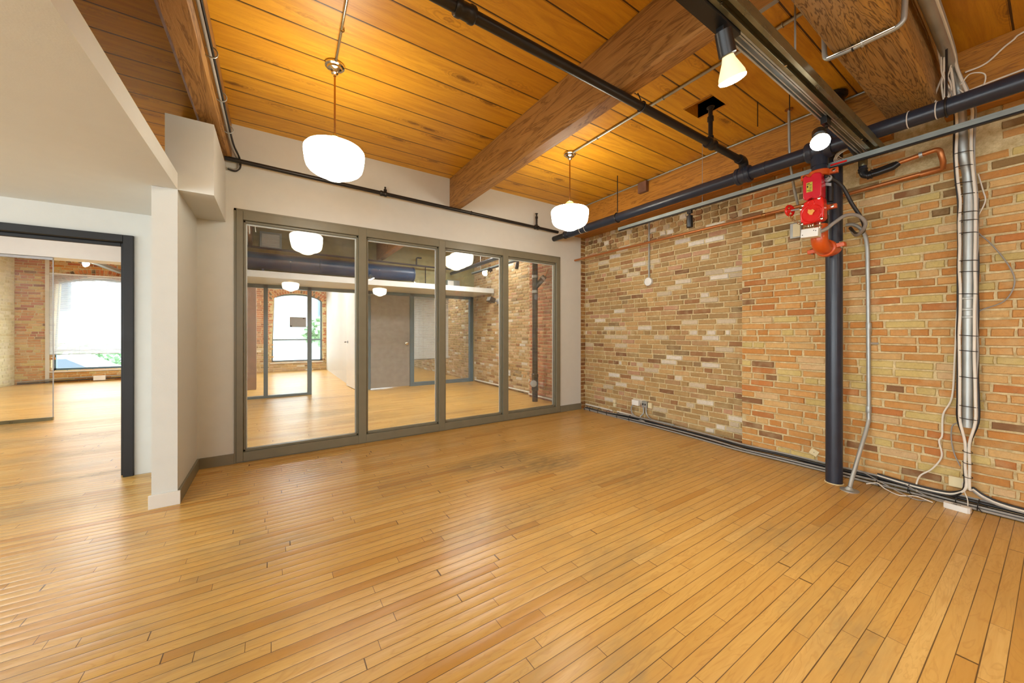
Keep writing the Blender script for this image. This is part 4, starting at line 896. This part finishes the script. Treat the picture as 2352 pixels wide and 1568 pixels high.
# big duct
du = root('air_duct', (-3.4, 3.66, 2.5), 'large round navy blue duct lying behind the white ledge in the glazed room', 'duct')
MB().tube([(-4.99, 3.70, 2.61), (-3.2, 3.70, 2.61), (-1.95, 3.70, 2.61), (-1.80, 3.70, 2.61), (-1.76, 3.70, 2.61)], [0.155, 0.155, 0.155, 0.155, 0.142], 36).build('duct', 'duct', du)
for x in (-3.68, -1.80): MB().lathe((x, 3.70, 2.61), (1, 0, 0), [(0.156, 0), (0.164, 0.004), (0.164, 0.026), (0.156, 0.03)], n=36).build('seam_band', 'duct', du)
for x in (-4.6, -2.7): MB().box(x-0.02, x+0.02, 3.62, 3.78, 2.337, 2.46).build('saddle', 'duct', du)
lp = root('sprinkler_pipe', (-3.2, 3.92, 2.9), 'thin dark sprinkler pipe with a raised elbow along the olive wall in the glazed room', 'pipe')
MB().tube([(-5.0, 3.92, 2.90), (-0.75, 3.92, 2.86)], 0.020, 12).build('pipe', 'pipe', lp)
MB().tube([(-1.62, 3.92, 2.87), (-1.62, 3.92, 3.02)] + arc((-1.585, 3.92, 3.02), (-1, 0, 0), (0, 0, 1), 0.035, 0, math.pi/2, 5) + [(-1.50, 3.92, 3.055)], 0.018, 12).build('riser', 'pipe_dark', lp)
MB().tube([(-1.40, 3.92, 2.87), (-1.40, 3.92, 2.34)], 0.012, 10).build('drop', 'pipe_dark', lp)
MB().tube([(-2.41, 3.92, 2.90), (-2.41, 3.92, 3.318)], 0.008, 10).build('hanger', 'pipe_dark', lp)
# small framed louvre near the brick
v2 = root('wall_vent', (-0.6, YP-0.01, 2.34), 'small grey and white vent box standing on the white ledge near the brick wall', 'vent')
MB().box(-0.83, -0.49, 3.95, 4.098, 2.337, 2.60).build('vent_frame', 'rail_paint', v2, bevel=0.004)
MB().box(-0.81, -0.66, 3.945, 3.949, 2.36, 2.58).build('plate', 'white', v2)

# far partition (window_2) with its two doors
w2 = root('window_2', (-2.5, YP, 0.0), kind='structure')
f = MB(); ya, yb = YP, YP+0.10; TZ = 2.222
for a, b in [(-4.93, -4.89), (-4.60, -4.53), (-3.85, -3.775), (-2.87, -2.80), (-2.67, -2.61), (-1.71, -1.615), (-0.12, -0.03)]: f.box(a, b, ya, yb, 0, TZ)
f.box(-4.93, -0.03, ya, yb, TZ-0.065, TZ)
for a, b in [(-4.89, -4.60), (-4.53, -3.85)]: f.box(a, b, ya, yb, 0, 0.045)
f.box(-1.615, -0.12, ya, yb, 0.0, 0.085)
f.build('window_frame', 'frame_blue', w2, bevel=0.003)
for a, b, z in [(-4.89, -4.60, .045), (-4.53, -3.85, .045), (-1.615, -0.12, .085)]: MB().box(a, b, YP+0.045, YP+0.053, z, TZ-0.065).build('glass_pane', 'glass', w2, smooth=False)
MB().box(-2.80, -2.67, ya, yb, 0, TZ-0.065).build('infill_panel', 'wall', w2, smooth=False)
d2 = root('door_2', (-2.16, YP, 0), kind='structure')
MB().box(-2.605, -1.715, YP+0.02, YP+0.062, 0.018, TZ-0.068).build('door_leaf', 'greydoor', d2, bevel=0.002)
MB().lathe((-1.79, YP+0.02, 1.03), (0, -1, 0), [(0.032, 0), (0.034, 0.004), (0.016, 0.010), (0.012, 0.03), (0.020, 0.036), (0.030, 0.048), (0.030, 0.06), (0.020, 0.068), (0, 0.070)], n=24).build('door_knob', 'chrome', d2)
d3 = root('door_3', (-2.875, YP+0.11, 0), kind='structure')
dl = MB().obox((-2.915, 4.64, 1.085), ((-0.075, 1, 0), (1, 0.075, 0), (0, 0, 1)), (0.42, 0.02, 1.075)).build('door_leaf', 'white', d3, bevel=0.002)
MB().tube([(-2.985, 4.93, 1.06), (-3.03, 4.93, 1.06), (-3.035, 4.83, 1.06)], 0.010, 10).lathe((-2.955, 4.932, 1.06), (-1, 0, 0), [(0.028, 0), (0.028, 0.01)], n=18).build('handle', 'black', d3)
MB().box(-2.905, -2.895, 4.18, 4.215, 1.87, 1.96).build('hinge', 'black', d3)
# sign on the pane
sg = tag(MB().box(-4.165, -3.875, YP+0.028, YP+0.040, 1.395, 1.600).build('sign_panel', 'grey', bevel=0.002), 'small grey rectangular panel on the far glass partition, left of the open doorway', 'sign')
MB().box(-3.935, -3.90, YP+0.026, YP+0.028, 1.565, 1.580).box(-4.155, -4.125, YP+0.026, YP+0.028, 1.40, 1.425).build('marks', 'black', sg)
# blind behind the right hand glazing
def blind(name, x0, x1, y, z0, z1, label, pitch=0.0225, tilt=0.35, cords=2):
    t = root(name, ((x0+x1)/2, y, z1), label, 'blind')
    s = MB(); z = z0+0.03
    while z < z1-0.03:
        s.obox(((x0+x1)/2, y, z), ((1, 0, 0), (0, 1, tilt), (0, -tilt, 1)), ((x1-x0)/2, 0.0125, 0.0005)); z += pitch
    s.build('slats', 'blind', t, smooth=False)
    MB().box(x0, x1, y-0.02, y+0.02, z1-0.03, z1).build('headrail', 'blind', t)
    MB().box(x0, x1, y-0.013, y+0.013, z0, z0+0.016).build('bottom_rail', 'grey', t)
    for i in range(cords):
        xc = x0+(x1-x0)*(i+0.6)/(cords+0.2); MB().tube([(xc, y-0.015, z0+0.01), (xc, y-0.015, z1-0.03)], 0.0015, 5).build('cord', 'cable_g', t)
blind('window_blind', -1.60, -0.68, YP+0.13, 0.62, 2.15, 'white slatted blind hanging behind the far glass partition beside the grey door', tilt=0.9)
# walls of the offices
struct(MB().box(-2.90, -2.78, YP+0.10, 9.70, 0, 3.32), 'wall_office', 'wall', smooth=False)
pst = tag(MB().box(-4.99, -4.765, 5.50, 5.72, 0, 3.318).build('timber_post', 'postwood', bevel=0.01), 'square dark brown timber post behind the far partition, seen through the leftmost pane', 'post')

# black standpipe in the glazed room
bpx, bpy_ = -0.36, 0.95
sp = root('pipe_column', (bpx, bpy_, 0), 'tall black drain pipe with a slanted branch, standing behind the rightmost glass pane', 'pipe')
MB().tube([(bpx, bpy_, 0.0), (bpx, bpy_, 1.5), (bpx, bpy_, 3.318)], 0.052, 26).build('pipe', 'pipe_dark', sp)
MB().lathe((bpx, bpy_, 0.20), (0, 0, 1), [(0.053, 0), (0.064, 0.01), (0.064, 0.05), (0.060, 0.06), (0.060, 0.25), (0.064, 0.26), (0.064, 0.31), (0.053, 0.32)], n=26).build('cleanout', 'pipe_dark', sp)
MB().lathe((bpx-0.05, bpy_-0.03, 0.34), (-0.8, -0.6, 0), [(0.062, 0), (0.062, 0.03), (0.05, 0.035), (0.0, 0.036)], n=24).build('cleanout_cap', 'grey', sp)
MB().tube([(bpx, bpy_, 2.12), (bpx+0.10, bpy_-0.07, 2.26), (bpx+0.15, bpy_-0.10, 2.33)], 0.048, 22).build('branch', 'pipe_dark', sp)
for z in (2.02, 2.30): MB().lathe((bpx, bpy_, z), (0, 0, 1), [(0.054, 0), (0.058, 0.003), (0.058, 0.05), (0.054, 0.053)], n=26).build('band_clamp', 'steel', sp)
MB().lathe((bpx+0.11, bpy_-0.077, 2.275), (0.58, -0.40, 0.70), [(0.050, 0), (0.054, 0.003), (0.054, 0.04), (0.050, 0.043)], n=26).build('band_clamp', 'steel', sp)
for s_ in (-0.015, 0.02): MB().tube([(bpx+0.15+s_*.5, bpy_-0.10+s_, 2.33), (bpx+0.21, bpy_-0.14+s_, 2.47)], 0.008, 8).build('rod', 'copper', sp)
# floodlight on the brick
fl = root('floodlight', (-0.05, 2.83, 2.03), 'black floodlight with a grey bracket on the brick wall behind the third glass pane', 'lamp')
MB().obox((-0.20, 2.86, 2.045), ((1, 0.1, -0.35), (0, 1, 0), (0.35, 0, 1)), (0.075, 0.085, 0.055)).build('housing', 'black', fl, bevel=0.006)
MB().obox((-0.272, 2.852, 2.07), ((1, 0.1, -0.35), (0, 1, 0), (0.35, 0, 1)), (0.003, 0.072, 0.042)).build('lens', 'steel', fl)
MB().box(-0.125, -0.02, 2.81, 2.85, 2.0, 2.04).box(-0.03, -0.012, 2.77, 2.89, 1.96, 2.08).build('bracket', 'grey', fl)
# lit track lamps on the rail in the glazed room
r3 = root('strut_rail', (-0.62, 2.0, 2.64), 'pale metal rail along the brick wall inside the glazed room', 'rail')
MB().box(-0.642, -0.600, 0.35, 3.0, 2.640, 2.664).build('rail', 'rail_paint', r3, bevel=0.001)
for y in (0.8, 2.6): MB().tube([(-0.62, y, 2.66), (-0.62, y, 3.318)], 0.005, 8).build('hanger_rod', 'steel', r3)
MB().box(-0.634, -0.608, 0.35, 3.0, 2.618, 2.640).build('lighting_track', 'black', r3)
spot((-0.62, 2.15, 2.622), (-0.80, 2.10, 2.50), (-0.75, -0.30, -0.6), 'lit bulb spotlight on the rail in the glazed room, high behind the third pane', grp=None, energy=6)
s4 = root('track_spotlight', (-0.62, 1.15, 2.62), 'small black unlit spotlight on the rail in the glazed room, behind the fourth pane', 'spotlight')
MB().box(-0.635, -0.605, 1.12, 1.18, 2.58, 2.62).build('track_adapter', 'black', s4)
MB().lathe((-0.62, 1.15, 2.585), (-0.2, 0, -1), [(0.024, 0), (0.034, 0.02), (0.034, 0.10), (0.030, 0.11), (0.02, 0.10)], n=20).build('lamp_holder', 'black', s4)
# cables and conduit in the left corner of the glazed room, timber beams continue there
cd = tag(MB().tube([(-4.70, 0.30, 3.318), (-4.70, 0.30, 2.42)], 0.016, 12).build('conduit', 'cable_w'), 'pale conduit dropping to a grey box inside the left corner of the glazed room', 'conduit')
tag(MB().box(-4.745, -4.665, 0.27, 0.35, 2.22, 2.42).build('junction_box', 'rail_paint', bevel=0.003), 'grey box ending the pale conduit, behind the leftmost pane', 'box')
cable('cable', [(-4.66, 0.55, 3.318), (-4.62, 0.6, 2.9), (-4.66, 0.62, 2.6), (-4.66, 0.62, 2.40)], 0.006, 'cable_w', 'white cable hanging in the left corner of the glazed room')
cable('cable', [(-4.74, 0.45, 2.95), (-4.66, 0.5, 2.75), (-4.62, 0.55, 2.6), (-4.60, 0.56, 2.42)], 0.004, 'cable_w', 'thin white cable slanting down in the left corner of the glazed room')
tag(beam(MB(), -4.935, -4.772, 0.14, 4.09, 2.945, 3.318, 1).build('wooden_beam', 'beam_y', ang=30), 'reddish timber beam behind the top left corner of the leftmost pane', 'beam')
tag(beam(MB(), -2.487, -2.338, 0.14, 4.09, 2.925, 3.318, 1).build('wooden_beam', 'beam_y', ang=30), 'reddish timber beam on the ceiling behind the second glass pane', 'beam')
tag(MB().tube(cr([(-0.03, 1.50, 0.05), (-0.03, 2.6, 0.05), (-0.03, 4.0, 0.05)], 3), 0.018, 8).build('cable_run', 'cable_w'), 'white cable run along the foot of the brick wall in the glazed room', 'cable')
tag(MB().tube(cr([(-0.15, 0.18, 0.05), (-0.15, 0.9, 0.05), (-0.14, 1.45, 0.05)], 3), 0.016, 8).build('cable_run', 'cable_w'), 'white cable run at the foot of the reddish brick pier behind the rightmost pane', 'cable')
tag(MB().ring((-0.42, 0.42, 0.012), (0, 0, 1), 0.04, 0.008, 20).build('rubber_ring', 'copper'), 'small orange ring lying on the floor behind the rightmost pane', 'ring')
outlet('wall_outlet', 2.35, 0.38, 0.08, 0.12, 'white', 'white outlet low on the brick wall in the glazed room', x=-0.012)

# ------------------------------------------------------------------ outside wall with arched windows
YO = 9.70
WN = [(-9.20, -7.45, 0.30, 2.42, 2.74), (-4.52, -3.02, 0.30, 2.34, 2.60), (-1.90, -0.60, 0.30, 2.34, 2.60)]
def archz(W, x):
    a, b, s0, sp_, cr_ = W; t = (x-(a+b)/2)/((b-a)/2); return sp_+(cr_-sp_)*math.sqrt(max(0, 1-t*t*0.97)) if abs(t) <= 1 else 0
wo = MB(); wo.C = []
xs = -10.2
for W in WN:
    bx(wo, xs, W[0], YO, YO+0.28, 0, 3.32); bx(wo, W[0], W[1], YO, YO+0.28, 0, W[2])
    n_ = 16
    for i in range(n_):
        xa = W[0]+(W[1]-W[0])*i/n_; xb = W[0]+(W[1]-W[0])*(i+1)/n_; za, zb = archz(W, xa), archz(W, xb)
        v = [(xa, YO, za), (xb, YO, zb), (xb, YO, 3.32), (xa, YO, 3.32), (xa, YO+.28, za), (xb, YO+.28, zb), (xb, YO+.28, 3.32), (xa, YO+.28, 3.32)]
        wo.add(v, [(0,1,2,3), (7,6,5,4), (0,4,5,1), (3,2,6,7)]); wo.C += [(1, 1, 1, 1)]*4
    xs = W[1]
bx(wo, xs, 0.3, YO, YO+0.28, 0, 3.32)
def inwin(x, z, m=0.0):
    for W in WN:
        if W[0]-m-0.05 < x < W[1]+m+0.05:
            if W[2] < z < archz(W, min(max(x, W[0]), W[1]))+0.22: 
                if W[0]-0.03 < x < W[1]+0.03 or z > W[3]-0.1: return True
    return False
bricks(wo, (0, YO, 0), (1, 0, 0), (0, -1, 0), -9.76, -7.0, 0, 3.3, lambda x, z: ([(206,164,104)]*4+P_ORG) if z < 1.2 else P_RED+P_ORG, skip=lambda x, z: inwin(x, z), seed=21)
bricks(wo, (0, YO, 0), (1, 0, 0), (0, -1, 0), -5.2, -2.91, 0, 3.3, lambda x, z: [(196,160,126)]*5+P_TAN if z < 0.9 else P_RED, skip=lambda x, z: inwin(x, z), seed=22)
bricks(wo, (0, YO, 0), (1, 0, 0), (0, -1, 0), -2.77, -0.01, 0, 3.3, P_RED+P_TAN, skip=lambda x, z: inwin(x, z), seed=23)
rb_ = random.Random(4)
for W in WN[:2]:
    xc = (W[0]+W[1])/2; hw2 = (W[1]-W[0])/2; rise = W[4]-W[3]; R = (hw2*hw2+rise*rise)/(2*rise); zc = W[4]-R; am = math.asin(hw2/R)
    for ring_i in (0, 1):
        r0 = R+0.01+ring_i*0.108; nb = int(2*am*r0/0.072)
        for i in range(nb):
            a = -am+2*am*(i+0.5)/nb; ur = V3((math.sin(a), 0, math.cos(a))); ut = V3((math.cos(a), 0, -math.sin(a)))
            c = V3((xc, YO-0.004, zc))+ur*(r0+0.05); n0 = len(wo.F)
            wo.obox(c, (ut, (0, 1, 0), ur), (0.030, 0.010, 0.048), 1)
            col = rb_.choice([(190,104,60), (206,130,76), (170,90,54), (96,84,70), (214,150,96)]); wo.C += [tuple(lin(x) for x in col)+(1,)]*(len(wo.F)-n0)
struct(wo, 'wall_outside', ['mortar', 'brick'], ang=50)
# jamb strip and window frames
for i, W in enumerate(WN):
    wt = root('window_%d' % (3+i), ((W[0]+W[1])/2, YO+0.16, W[2]), kind='structure')
    f = MB(); ya, yb = YO+0.14, YO+0.20
    f.box(W[0], W[0]+0.06, ya, yb, W[2], W[3]+0.03); f.box(W[1]-0.06, W[1], ya, yb, W[2], W[3]+0.03); f.box(W[0], W[1], ya, yb, W[2], W[2]+0.06)
    zr = 1.02 if i else 0.78
    f.box(W[0]+0.06, W[1]-0.06, ya, yb, zr, zr+0.05)
    pts = [(W[0]+(W[1]-W[0])*k/20, YO+0.17, archz(W, W[0]+(W[1]-W[0])*k/20)-0.025) for k in range(21)]
    f.tube(pts, 0.032, 8)
    f.build('window_frame', 'frame_blue' if i else 'frame_blue', wt)
    g = MB(); n_ = 16
    for k in range(n_):
        xa = W[0]+(W[1]-W[0])*k/n_; xb = W[0]+(W[1]-W[0])*(k+1)/n_
        g.add([(xa, YO+.17, W[2]), (xb, YO+.17, W[2]), (xb, YO+.17, archz(W, xb)), (xa, YO+.17, archz(W, xa))], [(0, 1, 2, 3)])
    g.build('glass_pane', 'glass', wt, smooth=False)
    MB().box(W[0]-0.02, W[1]+0.02, YO-0.03, YO+0.13, W[2]-0.035, W[2]).build('window_sill', 'wall_trim', wt, bevel=0.004)
MB().box(-9.27, -9.20, YO-0.02, YO-0.012, 0, 3.3).build('jamb_strip', 'wall_trim', bpy.data.objects['window_3'])
blind('window_blind', -9.18, -7.30, YO-0.06, 0.72, 2.80, 'wide white slatted blind over the arched window seen through the dark framed doorway', tilt=1.05, pitch=0.024)
# painted cream brick wall on the left of the far room
wc_ = MB(); wc_.C = []; bx(wc_, -10.0, -9.77, 3.7, 9.70, 0, 3.32)
bricks(wc_, (-9.77, 0, 0), (0, 1, 0), (1, 0, 0), 3.75, 9.69, 0, 3.3, P_CRM, seed=31, pitch=0.075, L=0.235, dep=0.008)
struct(wc_, 'wall_cream', [plain('cream_paint_mortar', S(220, 214, 176), 0.7), 'brick'], ang=50)
bk = MB(); bk.box(-9.99, -5.165, 3.65, 4.0, 2.385, 3.32)
struct(bk, 'trim_5', 'wall', smooth=False)
gp = root('glass_screen', (-8.5, 3.66, 0), 'clear frameless glass screen standing on a thin bottom channel beyond the dark framed doorway', 'screen')
MB().box(-9.95, -7.14, 3.68, 3.69, 0.045, 2.35).build('glass_pane', 'glass', gp, smooth=False)
MB().box(-9.95, -7.135, 3.665, 3.705, 0.0, 0.045).build('bottom_channel', 'strut', gp)
MB().box(-9.95, -7.135, 3.665, 3.705, 2.345, 2.384).build('top_channel', 'grey', gp)
MB().box(-7.14, -7.132, 3.678, 3.692, 0.045, 2.345).build('edge_seal', 'grey', gp)
# bits under that window
tag(MB().box(-8.42, -8.20, YO-0.10, YO-0.02, 0.02, 0.14).build('junction_box', 'white', bevel=0.004), 'small white box low under the arched window in the far left room', 'box')
for k, (z, m_, lb2) in enumerate([(0.04, 'cable_k', 'black cable along the foot of the far left window wall'), (0.10, 'cable_g', 'grey cable above the black one under the far left window')]):
    cable('cable', [(-9.7, YO-0.06, z*0.6), (-9.0, YO-0.05, z), (-8.0, YO-0.06, z+0.02), (-7.0, YO-0.05, z)], 0.014, m_, lb2)
ft = root('track_spotlight', (-8.0, 8.0, 3.0), 'small lit spotlight near the top of the arched window in the far left room', 'spotlight')
MB().obox((-8.15, 7.9, 2.93), ((1, 0, -0.4), (0, 1, 0), (0.4, 0, 1)), (0.09, 0.045, 0.045)).build('lamp_holder', 'black', ft, bevel=0.006)
MB().lathe((-8.08, 7.88, 2.885), (0.75, -0.3, -0.6), [(0.03, 0), (0.062, 0.06), (0.058, 0.075), (0.0, 0.08)], n=20).build('bulb_face', 'bulb_glow', ft)
MB().tube([(-8.2, 7.9, 2.96), (-8.2, 7.9, 3.318)], 0.01, 8).build('arm', 'black', ft)
fr_ = tag(MB().box(-7.86, -7.80, 5.6, 9.6, 2.86, 2.93).box(-7.95, -7.90, 5.6, 9.6, 2.88, 2.92).box(-7.835, -7.825, 6.2, 6.21, 2.93, 3.318).box(-7.835, -7.825, 9.0, 9.01, 2.93, 3.318).build('strut_rail', 'rail_paint'), 'pale overhead rail near the ceiling of the far left room', 'rail')
# unseen hanging lamps added behind the camera to keep the room evenly lit
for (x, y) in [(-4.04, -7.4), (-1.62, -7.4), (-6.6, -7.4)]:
    pendant((x, y, 3.32), 'unseen hanging fill lamp added behind the camera, %s' % {-4.04: 'middle one', -1.62: 'nearest the brick wall', -6.6: 'farthest from the brick wall'}[x])

# ceiling panels added out of view to brighten the far and glazed rooms
def panel(x, y, e, label):
    t = root('fill_panel', (x, y, 3.32), label, 'lamp', 'added fill light panels')
    MB().box(x-0.62, x+0.62, y-0.32, y+0.32, 3.27, 3.318).build('housing', 'white', t, bevel=0.004)
    MB().box(x-0.58, x+0.58, y-0.28, y+0.28, 3.264, 3.270).build('diffuser', 'panel', t)
    d = bpy.data.lights.new('fill_glow', 'AREA'); d.shape = 'RECTANGLE'; d.size = 1.15; d.size_y = 0.55; d.energy = e; d.color = (1.0, 0.98, 0.95)
    o = bpy.data.objects.new('fill_glow', d); COL.objects.link(o); o.parent = t; o.location = (0, 0, -0.062)
M['panel'] = emit('fill_diffuser', (1, 0.98, 0.95, 1), 8)
for x, y, e, lb3 in [(-3.9, 5.2, 36, 'unseen fill panel added over the middle office, nearest the partition'), (-3.9, 7.6, 36, 'unseen fill panel added over the middle office, nearest the window'), (-1.3, 5.6, 36, 'unseen fill panel added over the office behind the slatted blind'),
                     (-7.3, 4.7, 43, 'unseen fill panel added over the far left room, nearest the screen'), (-7.3, 6.6, 36, 'unseen fill panel added over the far left room, nearest the arched window'), (-3.2, 1.1, 43, 'unseen fill panel added in the glazed room, nearest its middle'), (-1.2, 2.3, 36, 'unseen fill panel added in the glazed room, nearest the brick wall'), (-7.4, 1.8, 40, 'unseen fill panel added just inside the dark framed doorway')]:
    panel(x, y, e, lb3)

# ------------------------------------------------------------------ outside
M['asphalt'] = plain('pale_asphalt', S(170, 172, 172), 0.9, var=0.1)
M['stucco'] = plain('white_stucco', S(206, 212, 216), 0.8, var=0.03)
M['darkglass'] = plain('dark_window_glass', S(60, 80, 96), 0.15)
M['carpaint'] = plain('white_car_paint', S(214, 218, 222), 0.25, coat=0.6)
M['tyre'] = plain('tyre_rubber', S(30, 30, 32), 0.8)
def leaf_mat():
    n = NT('leaf_green'); f = n.noise(n.pos(), 6, 3)
    return n.fin(Base_Color=n.mix(f, S(104, 150, 110), S(170, 205, 160)), Roughness=0.6)
M['leaf'] = leaf_mat(); M['bark'] = plain('bark', S(96, 82, 66), 0.9, var=0.2)
struct(MB().box(-60, 50, 10.1, 90, -1.0, -0.9), 'ground', 'asphalt', smooth=False)
bd = root('building', (-6, 24, -0.9), 'plain white building across the street seen through the far windows', 'building')
MB().box(-16, 4.5, 24, 34, -0.9, 6.2).build('wall', 'stucco', bd)
MB().box(-16.2, 4.7, 23.8, 34.2, 6.2, 6.5).build('roof', 'grey', bd)
for x in (-14, -10.6, -5.6, -1.2, 2.4): 
    wq = MB().box(x-0.7, x+0.7, 23.93, 24.0, 2.4, 4.0).build('window', 'frame_blue', bd); MB().box(x-0.6, x+0.6, 23.90, 23.93, 2.5, 3.9).build('pane', 'darkglass', wq)
def tree(x, y, h, r, label, name='tree', cat='tree', z0=-0.9, n=900, seed=1):
    rnd = random.Random(seed); t = root(name, (x, y, z0), label, cat)
    MB().tube([(x, y, z0), (x+0.1, y, z0+h*0.3), (x, y+0.05, z0+h*0.62)], [r*0.10, r*0.08, r*0.04], 10).build('trunk', 'bark', t)
    q = MB()
    for i in range(n):
        a = rnd.uniform(0, 2*math.pi); b = rnd.uniform(-1, 1); rr = r*(0.55+0.45*rnd.random())*(1+0.2*math.sin(a*3+b*4))
        c = V3((x+rr*math.cos(a)*math.sqrt(1-b*b), y+rr*math.sin(a)*math.sqrt(1-b*b), z0+h*0.62+rr*b*0.85)); s_ = rnd.uniform(0.07, 0.16)
        u = V3((rnd.gauss(0, 1), rnd.gauss(0, 1), rnd.gauss(0, 1))).normalized(); _, v, w3 = frame_of(u)
        q.add([c-v*s_-w3*s_*0.5, c+v*s_-w3*s_*0.5, c+v*s_*0.6+w3*s_, c-v*s_*0.6+w3*s_], [(0, 1, 2, 3)])
    q.build('foliage', 'leaf', t, smooth=False); return t
tree(-2.35, 17.0, 3.6, 0.75, 'green leafy tree across the street behind the middle office window', seed=2)
def hedge(x0, x1, y, z0, z1, label):
    rnd = random.Random(9); q = MB()
    for i in range(1500):
        c = V3((rnd.uniform(x0, x1), y+rnd.uniform(-0.4, 0.4), rnd.uniform(z0, z1))); s_ = rnd.uniform(0.06, 0.14)
        u = V3((rnd.gauss(0, 1), rnd.gauss(0, 1), rnd.gauss(0, 1))).normalized(); _, v, w3 = frame_of(u)
        q.add([c-v*s_-w3*s_*0.5, c+v*s_-w3*s_*0.5, c+v*s_*0.6+w3*s_, c-v*s_*0.6+w3*s_], [(0, 1, 2, 3)])
    return tag(q.build('hedge', 'leaf', smooth=False), label, 'hedge')
hedge(-14.5, -8.0, 18.2, -0.9, 0.9, 'low green hedge across the street outside the far left room')
def car(x, y, label, paint='carpaint'):
    """side-on saloon, length along X"""
    t = root('car', (x, y, -0.9), label, 'car'); z = -0.9
    side = [(-2.15, 0.32), (-2.2, 0.62), (-2.05, 0.86), (-1.35, 0.95), (-0.75, 1.40), (0.55, 1.44), (1.25, 1.0), (2.05, 0.88), (2.2, 0.6), (2.15, 0.32)]
    b = MB().prism([(x+a, y-0.85, z+h) for a, h in side], (0, 1.7, 0)); b.build('body', paint, t, bevel=0.06)
    for nm, P_ in [('side_window', [(-1.20, 0.97), (-0.70, 1.34), (-0.12, 1.36), (-0.12, 0.97)]), ('side_window', [(-0.05, 0.97), (-0.05, 1.36), (0.50, 1.36), (1.05, 1.0)])]:
        MB().prism([(x+a, y-0.862, z+h) for a, h in P_], (0, 0.01, 0)).build(nm, 'darkglass', t)
    for wx in (-1.35, 1.35):
        w4 = MB().lathe((x+wx, y-0.90, z+0.32), (0, 1, 0), [(0.20, 0), (0.31, 0.02), (0.32, 0.05), (0.32, 0.18), (0.30, 0.2)], n=26).build('wheel', 'tyre', t)
        MB().lathe((x+wx, y-0.905, z+0.32), (0, 1, 0), [(0.19, 0), (0.19, 0.01)], n=20).build('hubcap', 'steel', w4)
    return t
car(-10.4, 13.6, 'pale car parked outside the arched window of the far left room')
